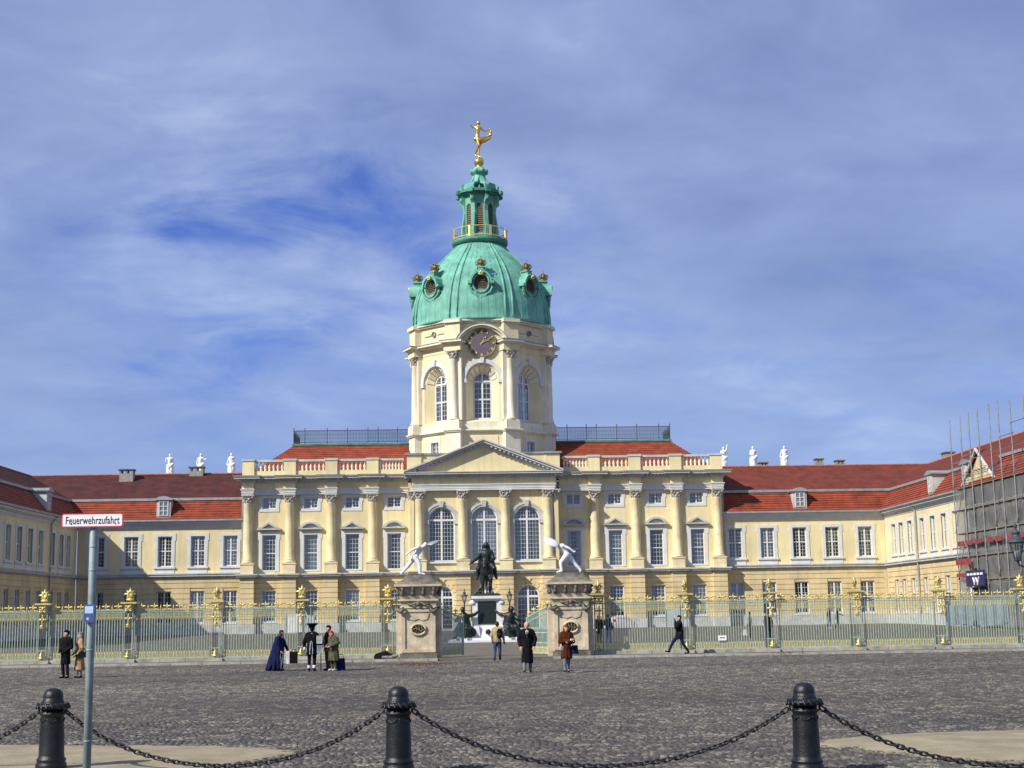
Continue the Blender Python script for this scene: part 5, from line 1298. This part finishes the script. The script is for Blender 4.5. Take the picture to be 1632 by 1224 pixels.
    # coat with sleeves and skirts
    ct = [(V['sl']*.9+V['neck']*.1, V['sr']*.9+V['neck']*.1, .085*B, .085*B), (mid('sl', 'neck', .4), mid('sr', 'neck', .4), .09*B, .09*B), (V['chest']+Vector((-.07,0,0)), V['waist']+Vector((-.05,0,0)), .135*B, .13*B), (V['chest']+Vector((.07,0,0)), V['waist']+Vector((.05,0,0)), .135*B, .13*B), (V['waist'], V['pelvis'], .16*B, .17*B),
          (V['sl'], V['el'], .08*B, .07*B), (V['el'], V['wl'], .068*B, .055*B), (V['sr'], V['er'], .08*B, .07*B), (V['er'], V['wr'], .068*B, .055*B), (V['neck']+Vector((0,0,-.02)), V['chest'], .075, .12)]
    if hem is not None:
        z0 = V['pelvis'].z; f = flare
        for k in range(10):
            a = 2*math.pi*k/10; r0, r1 = .085*B, .12*B+f; c0 = V['pelvis']; c1 = Vector((V['pelvis'].x*.6+j.get('trail', (0, 0))[0], V['pelvis'].y*.6+j.get('trail', (0, 0))[1], hem+.05))
            ct.append((c0+Vector((r0*math.cos(a), r0*math.sin(a)*.8, 0)), c1+Vector((r1*math.cos(a), r1*math.sin(a)*.8, 0)), .085*B, .055))
        ct.append((V['pelvis'], Vector((V['pelvis'].x*.6+j.get('trail', (0, 0))[0]*.8, j.get('trail', (0, 0))[1]*.8, hem+.16)), .15*B, .13*B))
    blob('coat', ct, CL[coat], T, .024, 2)
    if collar: blob('collar', [(V['neck']+Vector((.09*math.cos(a), .07*math.sin(a), -.03)), V['neck']+Vector((.09*math.cos(a+.6), .07*math.sin(a+.6), -.03)), .035, .035) for a in [i*.63 for i in range(10)]], CL[collar], T, .018, 1)
    return T
S = dict
walkL = lambda s=1: S(kl=(-.1,-.16*s,.52), al=(-.1,-.2*s,.12), tl=(-.11,-.36*s,.06), kr=(.1,.06*s,.50), ar=(.1,.32*s,.14), tr=(.11,.18*s,.04))
# couple at the left edge of the square
person('person in a long black coat standing beside the beige-coated woman', (-15.55, 52.8, 0), R(-25), 1.70, S(look=R(-30), wl=(-.13,-.17,1.0), wr=(.12,-.17,.98)), 'black', .5, .02, 'charcoal', hair='hair_dark', gloves=True)
t = person('person in a long beige coat standing next to the sign pole', (-15.1, 53.0, 0), R(-60), 1.62, S(wl=(-.2,-.16,.95), wr=(.2,-.14,.92)), 'camel', .28, .07, 'grey', hair='hair_grey', hairstyle='bob', gloves=True)
o = thing('handbag', 'small black handbag carried by the beige-coated woman', 'bag', (-14.95, 52.75, .72)); MB().taper((0, 0), 0, .2, .15, .06, .12, .04).build('pouch', CL['black'], o); MB().tube([(-.1,0,.2), (-.07,0,.34), (.07,0,.34), (.1,0,.2)], .012, 5).build('strap', CL['black'], o)
# costumed group
T = person('person in a dark blue cape with white collar carrying a briefcase', (-8.45, 56.6, 0), R(70), 1.60, S(head=(0,-.10,1.54), top=(0,-.09,1.60), neck=(0,-.05,1.42), chest=(0,.0,1.25), sl=(-.18,-.02,1.35), sr=(.18,-.02,1.35), trail=(0, .30), wr=(.15,-.3,.86), er=(.2,-.16,1.08), wl=(-.18,-.12,.86)), 'navy', .06, .20, 'white', hair='hair_brown', hairstyle='bob', collar='white', bulk=1.05)
blob('cloak', [((sx, .05, 1.34), (sx*1.3+hx, hy, .07), .1, .07) for sx in (-.14, 0, .14) for hx, hy in ((-.13, .1), (-.1, .36), (0, .5), (.1, .36), (.13, .1), (0, .2))]+[((-.16, 0, 1.36), (.16, 0, 1.36), .1, .1), ((-.2, -.05, 1.2), (-.2, -.06, .1), .08, .07), ((.2, -.05, 1.2), (.2, .0, .1), .08, .07)], CL['navy'], T, .03, 2)
o = thing('briefcase', 'black and white case held by the person in the blue cape', 'case', (-7.98, 56.45, .28), R(4)); MB().box(-.06, .24, -.07, .07, 0, .44).build('case_body', CL['black'], o); MB().box(-.19, -.065, -.06, .06, -.02, .46).build('white_folder', CL['white'], o); MB().tube([(0,0,.44), (.02,0,.52), (.16,0,.52), (.18,0,.44)], .015, 5).build('handle', CL['black'], o)
T = person('person in black tailcoat and wide black hat with white stockings, seen from behind', (-7.09, 55.5, 0), R(180), 1.70, S(wl=(-.28,-.05,.88), wr=(.3,-.12,.92), er=(.3,-.02,1.12)), 'black', .62, .04, 'black', hair='hair_dark', collar='pale_blue', bulk=1.12)
b = MB().lathe([(.001, 1.655), (.115, 1.66), (.125, 1.72), (.17, 1.77), (.225, 1.80), (.215, 1.835), (.15, 1.845), (.12, 1.80), (.001, 1.80)], 18); b.build('hat', CL['black'], T, True)
b = MB()
for s in (-1, 1): b.tube([(s*.03, .225, 1.12), (s*.055, .235, .8), (s*.05, .23, .66)], .014, 5)
b.tube([(-.03, .225, 1.12), (0, .23, 1.16), (.03, .225, 1.12)], .014, 5); b.build('braid', CL['white'], T)
for x in (-.1, .1): MB().lathe([(.068, .13), (.072, .2), (.07, .24)], 10, (x, .02)).build('stocking', CL['white'], T)
for s in (-1, 1): MB().ball((s*.29, -.04, .87), (.05, .05, .07), 8, 5).build('cuff', CL['white'], T)
o = thing('paper_sheet', 'white paper held between the hatted person and the dark-jacketed man', 'paper', (-6.80, 55.4, 1.02), R(20)); MB().box(-.11, .11, -.006, .006, 0, .3).build('sheet', CL['white'], o); MB().box(-.10, .08, -.02, -.008, -.34, -.06).build('lower_sheet', CL['pale_blue'], o)
person('man in a dark jacket talking with the hatted person', (-6.52, 56.0, 0), R(-62), 1.70, S(wl=(-.12,-.3,1.0), el=(-.2,-.1,1.12)), 'charcoal', .72, .02, 'olive', hair='hair_dark', bulk=1.1)
T = person('stooping person in an olive coat with red scarf', (-6.28, 55.6, 0), R(-45), 1.62, S(head=(0,-.14,1.47), top=(0,-.14,1.53), neck=(0,-.08,1.36), chest=(0,-.02,1.22), sl=(-.19,-.03,1.3), sr=(.19,-.03,1.3), wl=(-.12,-.26,1.0), wr=(.12,-.26,1.0)), 'olive', .38, .08, 'olive', shoes='white', hair='red', hairstyle='hood', collar='red', bulk=1.2)
o = thing('shoulder_bag', 'dark bag standing on the ground behind the olive coat', 'bag', (-6.05, 55.75, 0)); MB().taper((0, 0), 0, .46, .2, .12, .17, .1).build('pouch', CL['navy'], o); MB().tube([(-.12,0,.46), (-.1,0,.6), (.1,0,.6), (.12,0,.46)], .014, 5).build('handle', CL['navy'], o)
o = thing('walking_stick', 'thin dark stick upright beside the man in the dark jacket', 'stick', (-6.76, 55.6, 0)); MB().tube([(0,0,0), (0,0,1.0)], [.016, .022], 7).build('shaft', CL['black'], o); MB().tube([(0,0,1.), (.02,0,1.06), (.1,0,1.05)], .02, 6).build('grip', CL['black'], o)
# gateway
T = person('person in a tan jacket and blue jeans walking in through the gate', (.05, 64.4, 0), R(170), 1.70, S(**walkL(.55), el=(-.27,.02,1.13), wl=(-.3,-.02,.9)), 'tan', .82, .02, 'jeans', shoes='shoe_brown', hair='hair_brown', gloves=True, bulk=1.05)
o = thing('backpack', 'small black backpack worn over the tan jacket', 'backpack', (.15, 64.16, 1.02)); b = MB().capsule((0,0,.06), (0,0,.26), .13, .12, 10); b.build('pouch', CL['black'], o, True); MB().ball((0, -.1, .1), (.09, .06, .08), 8, 5).build('pocket', CL['charcoal'], o, True); MB().tube([(.08,.05,.3), (.12,.12,.42), (.1,.2,.4)], .018, 5).build('strap', CL['black'], o)
T = person('balding man in a long black overcoat with white shirt walking towards the camera', (.86, 50.8, 0), R(-3), 1.74, S(**walkL(.4), wl=(-.24,-.1,.92), wr=(.24,-.1,.92), el=(-.29,.03,1.14), er=(.29,.03,1.14)), 'black', .32, .03, 'grey', shoes='shoe_brown', hair='hair_grey', hairstyle='bald', bulk=1.12)
MB().prism([(-.055, 1.42), (0, 1.22), (.055, 1.42), (.03, 1.46), (-.03, 1.46)], -.20, -.17).build('shirt', CL['white'], T); MB().prism([(-.016, 1.42), (-.02, 1.28), (0, 1.24), (.02, 1.28), (.016, 1.42)], -.21, -.201).build('tie', CL['navy'], T)
T = person('red-haired woman in a brown coat walking with folded arms', (2.18, 50.2, 0), R(18), 1.62, S(**walkL(.45), el=(-.27,-.04,1.12), er=(.27,-.04,1.12), wl=(.02,-.24,1.17), wr=(-.04,-.26,1.10)), 'brown', .5, .05, 'grey', hair='hair_red', hairstyle='bob', bulk=1.12)
o = thing('handbag', 'dark blue bag hanging beside the woman in the brown coat', 'bag', (2.47, 50.2, .62)); MB().taper((0, 0), 0, .3, .13, .08, .1, .06).build('pouch', CL['navy'], o); MB().tube([(-.08,0,.3), (-.1,0,.55), (-.12,0,.75)], .012, 5).build('strap', CL['navy'], o)
person('man in black coat striding left along the railing with hand at face', (8.5, 67.2, .075), R(-85), 1.76, S(kl=(-.1,-.3,.55), al=(-.1,-.5,.16), tl=(-.1,-.66,.14), kr=(.1,.1,.50), ar=(.1,.34,.12), tr=(.1,.2,.04), er=(.2,-.22,1.18), wr=(.05,-.2,1.46), look=R(10)), 'black', .66, .02, 'navy', shoes='shoe', hair='hair_dark', gloves=True, bulk=1.1)
# behind the railing
person('person in black jacket and blue jeans behind the railing by the right pier', (7.45, 91.5, .12), R(150), 1.78, S(**walkL(.2), wr=(.2,-.3,1.1)), 'black', .85, .0, 'jeans', hair='hair_dark')
person('person in black behind the star pillar right of the gate', (6.95, 92.5, .12), R(20), 1.74, S(), 'black', .6, .02, 'charcoal', hair='hair_red', hairstyle='bob')
o = thing('paper_bag', 'white parcel held by the person in jeans behind the railing', 'parcel', (7.82, 91.3, 1.4)); MB().taper((0, 0), 0, .3, .16, .08, .18, .09).build('wrapper', CL['white'], o); MB().box(-.1, .1, -.1, -.095, .05, .2).build('print', CL['red'], o)
person('person in a grey jacket behind the railing carrying a white bag', (17.7, 98.5, .14), R(-120), 1.76, S(**walkL(.35)), 'grey', .85, .0, 'charcoal', hair='hair_dark')
o = thing('carrier_bag', 'white plastic carrier bag in the hand of the grey jacket person', 'bag', (17.32, 98.3, .35)); MB().taper((0, 0), 0, .4, .14, .08, .12, .05).build('pouch', CL['white'], o); MB().tube([(-.08,0,.4), (-.04,0,.56), (.04,0,.56), (.08,0,.4)], .01, 5).build('handle', CL['white'], o)
person('person all in black standing behind the second star pillar gap', (17.75, 92.6, .13), R(160), 1.78, S(**walkL(.25)), 'black', .62, .0, 'black', hair='hair_dark')
person('left one of two visitors strolling on the lawn by the right wing', (30.1, 127.0, .33), R(100), 1.80, S(**walkL(.5)), 'charcoal', .85, .0, 'jeans', shoes='white', hair='hair_dark')
person('right one of two visitors strolling on the lawn, gesturing', (30.65, 126.3, .33), R(80), 1.80, S(**walkL(.5), er=(.3,-.2,1.2), wr=(.3,-.45,1.1)), 'black', .72, .0, 'charcoal', hair='hair_brown')

# ------------------------------------------------------------------ bollards and chains
BP = [(.205, 0), (.205, .1), (.185, .125), (.195, .145), (.195, .165), (.175, .18), (.168, .22), (.163, .5), (.152, .70), (.152, .735), (.168, .75), (.168, .775), (.15, .785), (.15, .815)]
BP2 = [(.155, .815), (.205, .84), (.218, .865), (.205, .89), (.15, .905), (.15, .918), (.15, .932), (.138, .936), (.138, .952), (.132, .956), (.135, .985), (.131, 1.02), (.115, 1.058), (.085, 1.088), (.045, 1.102), (.001, 1.106)]
B1 = MB().lathe(BP, 28).mesh('bollard', 'bollard_iron', True)
bb = MB().lathe(BP2, 28)
COLR = bb.mesh('dome_cap', 'bollard_iron', True)
lv = MB()
for i in range(18):
    a = 2*math.pi*i/18; lv.capsule((.2*math.cos(a), .2*math.sin(a), .895), (.222*math.cos(a+.14), .222*math.sin(a+.14), .845), .014, .018, 6)
LEAF = lv.mesh('leaf_collar', 'bollard_iron', True)
dr = MB()
for i in range(6):
    a0 = 2*math.pi*i/6; dr.tube([(.158*math.cos(a0+k*.13), .158*math.sin(a0+k*.13), .70-.05*math.sin(math.pi*k/7)) for k in range(8)], .009, 5)
DRP = dr.mesh('drapery_relief', 'bollard_iron', True); RNG = MB().tube([(0, .03*math.cos(i*math.pi/5), .03*math.sin(i*math.pi/5)) for i in range(10)], .009, 5, True).mesh('chain_eye', 'bollard_iron', True)
bpos = [(-11.55, 21.4), (-6.75, 20.32), (-1.98, 19.13), (3.11, 18.26), (8.2, 17.4)]
blab = [None, 'black iron bollard at the left edge beside the sign pole', 'black iron bollard in the middle foreground', 'black iron bollard in the right foreground', None]
for i, (x, y) in enumerate(bpos):
    T = thing('bollard', blab[i] or 'black iron bollard standing outside the frame to the %s' % ('left' if i == 0 else 'right'), 'bollard', (x, y, .0), i*.3, 'chained bollards in the foreground')
    link('shaft', B1, T); link('dome_cap', COLR, T); link('leaf_collar', LEAF, T); link('drapery_relief', DRP, T)
    for s in (-1, 1): link('chain_eye', RNG, T, (s*.185*math.cos(-i*.3), s*.185*math.sin(-i*.3), .79), (0, 0, -i*.3))
def link_mesh():
    P = []; L_, w = .042, .026
    for k in range(12):
        a = 2*math.pi*k/12; P.append((L_*(1 if math.cos(a) > 0 else -1)*.62+w*math.cos(a)*.95, w*math.sin(a), 0))
    return MB().tube(P, .0115, 5, True).mesh('link', 'chain_iron', True)
LM = link_mesh()
clab = ['heavy chain running left from the bollard at the sign pole', 'heavy chain sagging between the left and middle bollards', 'heavy chain sagging between the middle and right bollards', 'heavy chain running right from the right bollard']
for i in range(4):
    a, c = Vector((*bpos[i], .785)), Vector((*bpos[i+1], .785)); d = (c-a).normalized(); a += d*.21; c -= d*.21; span = (c-a).length
    T = thing('chain', clab[i], 'chain', a, 0, 'chains between the bollards'); sag = (.70, .70, .69, .70)[i]; al = 1.55
    f = lambda t: (math.cosh(al*(2*t-1))-math.cosh(al))/(math.cosh(al)-1)*sag
    pts = [(c-a)*(k/400)+Vector((0, 0, f(k/400))) for k in range(401)]; acc = 0; nxt = .02; q = 0
    for p0, p1 in zip(pts, pts[1:]):
        acc += (p1-p0).length
        if acc >= nxt:
            dv = (p1-p0).normalized(); eul = (Vector((1,0,0)).rotation_difference(dv).to_matrix() @ Matrix.Rotation(R(20 if q % 2 else 110)+random.uniform(-.2, .2), 3, 'X')).to_euler()
            link('link', LM, T, p0, eul); q += 1; nxt += .073
# ------------------------------------------------------------------ sign pole
SG = thing('sign_pole', 'grey metal pole with a white red-edged German fire access sign', 'sign', (-4.24, 12.5, 0))
MB().lathe([(.033, -.05), (.033, 2.80), (.028, 2.81)], 16).build('pole', 'pole_grey', SG, True)
for z in (1.0, 1.75, 2.42, 2.62): MB().lathe([(.0335, z), (.0355, z+.002), (.0355, z+.014), (.0335, z+.016)], 16).build('band', 'pole_grey', SG, True)
def rrect(w, h, r, n=6):
    P = []
    for cx, cz, a0 in ((w-r, h-r, 0), (-w+r, h-r, 90), (-w+r, -h+r, 180), (w-r, -h+r, 270)):
        P += [(cx+r*math.cos(R(a0+90*i/n)), cz+r*math.sin(R(a0+90*i/n))) for i in range(n+1)]
    return P
SX, SZ = 0., 2.85
pl_ = MB().prism(rrect(.262, .060, .018), -.052, -.044).build('sign_plate', 'sign_red', SG, loc=(SX, 0, SZ)); MB().prism(rrect(.252, .050, .012), -.0545, -.0522).build('sign_face', 'sign_white', pl_)
cu = bpy.data.curves.new('lettering', 'FONT'); cu.body = 'Feuerwehrzufahrt'; cu.size = .082; cu.align_x = 'CENTER'; cu.align_y = 'CENTER'; cu.extrude = .0006; cu.space_character = 1.04; cu.offset = .0006
cu.materials.append(MT['ink']); to = bpy.data.objects.new('lettering', cu); COL.objects.link(to)
bpy.context.view_layer.update(); wd = to.dimensions.x or .6
me = bpy.data.meshes.new_from_object(to.evaluated_get(bpy.context.evaluated_depsgraph_get())); bpy.data.objects.remove(to)
lo = link('lettering', me, pl_, (0, -.0555, -.003), (R(90), 0, 0)); lo.scale = (.455/wd, 1.12, 1)
for x in (-.178, .196): MB().ball((x, -.056, -.031), (.006, .003, .006), 8, 4).build('screw', 'ink', pl_)
MB().box(-.03, .03, -.046, -.03, -.03, .03).build('clamp', 'pole_grey', pl_)
bx_ = MB(); bx_.prism(rrect(.046, .075, .01), -.075, -.028); bx_ = bx_.build('blue_box', 'box_blue', SG, loc=(0, 0, 2.065))
MB().box(-.036, .034, -.0765, -.0748, .0, .06).build('pale_label', 'label_pale', bx_); MB().box(-.02, .0, -.0765, -.0748, -.055, -.035).build('pale_label', 'label_pale', bx_)
# ------------------------------------------------------------------ street lantern at the right edge
def lantern(T, x, y, z, s=1., roof='iron_lattice'):
    h = MB().lathe([(.10*s, z), (.12*s, z+.03*s), (.10*s, z+.06*s)], 6, (x, y)); F_ = h.build('lantern_base', 'iron', T)
    fr = MB()
    for k in range(6):
        a = k*math.pi/3; fr.tube([(x+.10*s*math.cos(a), y+.10*s*math.sin(a), z+.05*s), (x+.235*s*math.cos(a), y+.235*s*math.sin(a), z+.6*s)], .014*s, 4)
    fr.tube([(x+.235*s*math.cos(k*math.pi/3), y+.235*s*math.sin(k*math.pi/3), z+.6*s) for k in range(6)], .02*s, 4, True); fr.build('lantern_frame', 'iron', T)
    MB().lathe([(.095*s, z+.06*s), (.225*s, z+.59*s)], 6, (x, y)).build('lantern_glass', 'glass', T)
    MB().lathe([(.07*s, z+.08*s), (.09*s, z+.3*s), (.06*s, z+.34*s)], 10, (x, y)).build('lamp_mantle', 'lamp_glass', T, True)
    MB().lathe([(.30*s, z+.60*s), (.28*s, z+.64*s), (.17*s, z+.78*s), (.12*s, z+.80*s), (.12*s, z+.90*s), (.15*s, z+.92*s), (.05*s, z+1.0*s), (.03*s, z+1.06*s), (.06*s, z+1.1*s), (.012*s, z+1.3*s)], 12, (x, y)).build('lantern_roof', 'iron_lattice', T, True)
LP = thing('street_lamp', 'black street lamp with green-roofed lantern at the right frame edge', 'street lamp', (17.4, 46, 0)); lantern(LP, -.98, 0, 3.42, .98, 'copper_dark')
MB().lathe([(.16, 0), (.16, .5), (.09, .6), (.07, 2.), (.055, 3.3), (.05, 4.2), (.08, 4.25), (.001, 4.4)], 14).build('post', 'iron', LP, True)
MB().tube([(0,0,2.9), (-.3,0,3.25), (-.7,0,3.22), (-.93,0,3.28), (-.98,0,3.42)], .03, 6).build('bracket', 'iron', LP, True); MB().tube([(0,0,3.2), (-.45,0,3.24), (-.8,0,3.05), (-.7,0,2.95), (-.6,0,3.05)], .022, 6).build('scroll', 'iron', LP, True)
for x, lb in ((-1.73, 'left'), (2.14, 'right')):
    T = thing('courtyard_lamp', 'old courtyard lantern on a post behind the %s side of the monument' % lb, 'street lamp', (x, 125, .3)); lantern(T, 0, 0, 2.72, .95); MB().lathe([(.15, 0), (.15, .4), (.08, .5), (.06, 2.72)], 12).build('post', 'iron', T, True)
# ------------------------------------------------------------------ scaffold on the right wing
SF = thing('scaffold', 'steel scaffolding with grey netting and tall poles on the right wing', 'scaffold', (41.0, 0, 0))
py = [124.6, 121.9, 119.8, 117.6, 114.9, 112.9, 110.3, 107.6, 104.8, 102.0]
for i, y in enumerate(py):
    MB().tube([(0,y,.3), (0,y,18.25 if i < 6 else 17.9)], .055, 6).build('pole', 'steel', SF); MB().tube([(1.0,y,.3), (1.0,y,11.9)], .045, 6).build('inner_pole', 'steel', SF)
for z in (2.2, 4.2, 6.2, 8.2, 10.2, 12.05): MB().box(.0, 1.1, 101.8, 124.8, z, z+.06).build('platform', 'plank', SF)
for z in (12.6, 13.1, 14.3): MB().tube([(.06,101.8,z), (.06,124.8 if z < 14 else 121.8,z)], .03, 5).build('guard_rail', 'steel', SF)
for (y0, y1) in ((124.6, 121.9), (114.9, 112.9), (110.3, 107.6)):
    for z in (.4, 4.3, 8.3, 12.1): MB().tube([(-.07,y0,z), (-.07,y1,z+(3.8 if z < 12 else 2.1))], .03, 5).build('brace', 'steel', SF)
for (y0, y1, z) in ((124.6, 121.9, 14.3), (121.9, 119.0, 14.7), (112.9, 109.8, 15.3), (110.3, 105., 16.1)):
    MB().tube([(-.03,y0,12.1), (-.03,y0,z)], .04, 5).build('short_pole', 'steel', SF); MB().tube([(-.03,y0,z), (-.03,y1,z)], .04, 5).build('top_rail', 'steel', SF)
rn = random.Random(9)
for i in range(len(py)-1):
    y0, y1 = py[i+1], py[i]
    for (z0, z1) in ((.4, 5.2), (5.2, 8.6), (8.6, 11.9)):
        if i in (1,) and z0 < 1: continue
        b = MB(); n = 5; vs = []
        for a in range(n+1):
            for c in range(n+1): vs.append((.12-.05*math.sin(a*1.9+i)*math.sin(math.pi*c/n)+rn.uniform(-.012, .012), y0+(y1-y0)*a/n, z0+(z1-z0)*c/n))
        b.add(vs, [(a*(n+1)+c, (a+1)*(n+1)+c, (a+1)*(n+1)+c+1, a*(n+1)+c+1) for a in range(n) for c in range(n)]); b.build('netting_sheet', 'netting', SF)
for i in range(7):
    y0 = py[i+1]; MB().box(-.2, -.14, y0+.5, y0+2.0, 7.15, 7.55).build('red_board', 'red_board', SF)
MB().box(-.26, -.18, 120.9, 124.5, 5.55, 6.05).build('red_board', 'red_board', SF); MB().box(-.25, -.17, 122.2, 124.4, 4.55, 4.85).build('red_board', 'red_board', SF)
BN = MB().box(-.28, -.2, 117.7, 122.1, 3.7, 5.0).build('dark_banner', 'dark_blue', SF)
for k in range(5): MB().box(-.31, -.285, 118.0+k*.8, 118.55+k*.8, 4.6, 4.78).build('white_mark', 'sign_white', BN)
mk = MB()
for (ya, za, yb_, zb2) in ((120.3, 4.4, 120.0, 4.0), (119.7, 4.4, 120.05, 3.82), (119.5, 4.35, 119.2, 3.95), (118.9, 4.42, 119.3, 3.8)): mk.tube([(-.31, ya, za), (-.31, yb_, zb2)], .06, 5)
mk.build('white_mark', 'sign_white', BN)
MB().box(.05, .9, 118.2, 121.6, .4, 3.6).build('dark_opening', 'dark_room', SF); MB().tube([(-.12,121.4,.3), (-.12,121.4,4.2)], .07, 6).build('entrance_post', 'sign_white', SF)
GB_ = thing('gable_dormer', 'large triangular yellow gable on the right roof behind the scaffolding', 'gable', (42.2, 120.9, 0))
MB().add([(0,-3.6,12.5),(0,4.0,12.5),(0,.2,15.1),(8,.2,15.1)], [(0,2,1)]).build('gable_wall', 'gable_yellow', GB_)
b = MB()
for s in (-1, 1): b.add([(-.3, .2+s*4.0, 12.4), (-.3, .2, 15.25), (6., .2, 15.25), (4., .2+s*4.0, 12.4)], [(0,1,2,3) if s > 0 else (3,2,1,0)])
b.build('gable_roof', 'tile_upper', GB_)
for s in (-1, 1): MB().tube([(-.3, .2+s*4.0, 12.4), (-.3, .2, 15.25)], .13, 6).build('verge', 'grey_trim', GB_)
for k in range(9): y = -3.+k*.72; zt = 12.5+2.6*(1-abs(y-.2)/3.8)-.25; MB().box(-.06, .0, y-.04, y+.04, 12.5, max(zt, 12.6)).build('board', 'gable_yellow', GB_)
# ------------------------------------------------------------------ small things
def curtain_sheet(name, label, x0, x1, y, z0, z1):
    T = thing(name, label, 'tarpaulin', (x0, y, 0)); n = 26; vs = []; rr = random.Random(2)
    for i in range(n+1):
        for k in range(7):
            u = i/n; zb = z0+.05*math.sin(u*9)+(.0 if u < .9 else .12); vs.append(((x1-x0)*u+rr.uniform(-.01, .01), .04*math.sin(u*40)+.03*math.sin(u*17+k), zb+(z1-zb)*k/6))
    MB().add(vs, [(i*7+k, (i+1)*7+k, (i+1)*7+k+1, i*7+k+1) for i in range(n) for k in range(6)]).build('cloth', 'tarp', T, True)
    for u in (0, .5, 1): MB().tube([((x1-x0)*u, .08, 0), ((x1-x0)*u, .08, z1+.05)], .025, 5).build('support', 'steel', T)
curtain_sheet('tarpaulin', 'grey blue tarpaulin hanging behind the railing at the far right', 22.0, 25.0, 70.4, 1.08, 2.3)
def board(label, x0, x1, y, z1, m):
    T = thing('display_board', label, 'board', ((x0+x1)/2, y, .45)); w = (x1-x0)/2; MB().box(-w, w, -.03, .03, .12, z1-.45).build('panel', m, T)
    for s in (-1, 1): MB().box(s*w-.04, s*w+.04, -.05, .05, 0, z1-.42).build('leg', 'steel', T)
board('white upright board at the foot of the facade behind the costumed group', -19.6, -18.0, 146.3, 2.4, 'white_paint'); board('pale grey upright board beside the white one at the facade foot', -17.9, -16.8, 146.4, 2.3, 'door_grey'); board('pale grey upright board at the facade foot behind the striding man', 18.4, 20.5, 146.4, 2.35, 'door_grey')
NT = thing('fence_notice', 'small white notice fixed low on the railing right of the striding man', 'notice', (10.7, 68.62, .63)); MB().box(-.2, .2, -.012, .0, 0, .23).build('plate', 'sign_white', NT); MB().box(-.12, .12, -.016, -.012, .10, .15).build('red_line', 'sign_red', NT)
BD = thing('bundle', 'dark rumpled bundle lying on the pavement beside the left gate pier', 'bundle', (-4.95, 67.75, .075))
blob('cloth', [((-.5,0,.12), (-.1,.05,.2), .13, .17), ((-.1,.05,.2), (.15,0,.12), .16, .1), ((-.55,0,.08), (-.3,-.1,.08), .1, .1)], CL['black'], BD, .03, 2); blob('pale_cloth', [((-.3,-.12,.07), (.2,-.12,.06), .07, .08), ((.2,-.1,.08), (.42,-.05,.12), .08, .09)], CL['hair_grey'], BD, .03, 2)
def litter(label, cx, cy, w, d, n, z, seed):
    rr = random.Random(seed); b = MB()
    for i in range(n):
        x, y = cx+rr.gauss(0, w/2), cy+rr.gauss(0, d/2); a = rr.uniform(0, 6.28); s = rr.uniform(.03, .06); t = rr.uniform(-.02, .02); c, q = math.cos(a)*s, math.sin(a)*s
        b.add([(x-c,y-q,z), (x+q*.6,y-c*.6,z+.012+t*.3), (x+c,y+q,z+.006), (x-q*.6,y+c*.6,z+.015)], [(0,1,2,3)])
    o = b.build('fallen_leaves', 'leaves'); o['kind'] = 'stuff'; tag(o, label, 'leaves')
litter('rust brown leaves scattered on the cobbles before the left gate pier', -3.2, 61.5, 1.3, 2.2, 420, .004, 1)
litter('rust brown leaves heaped on the kerb right of the gate', 13.2, 66.15, .8, .25, 220, .1, 2)
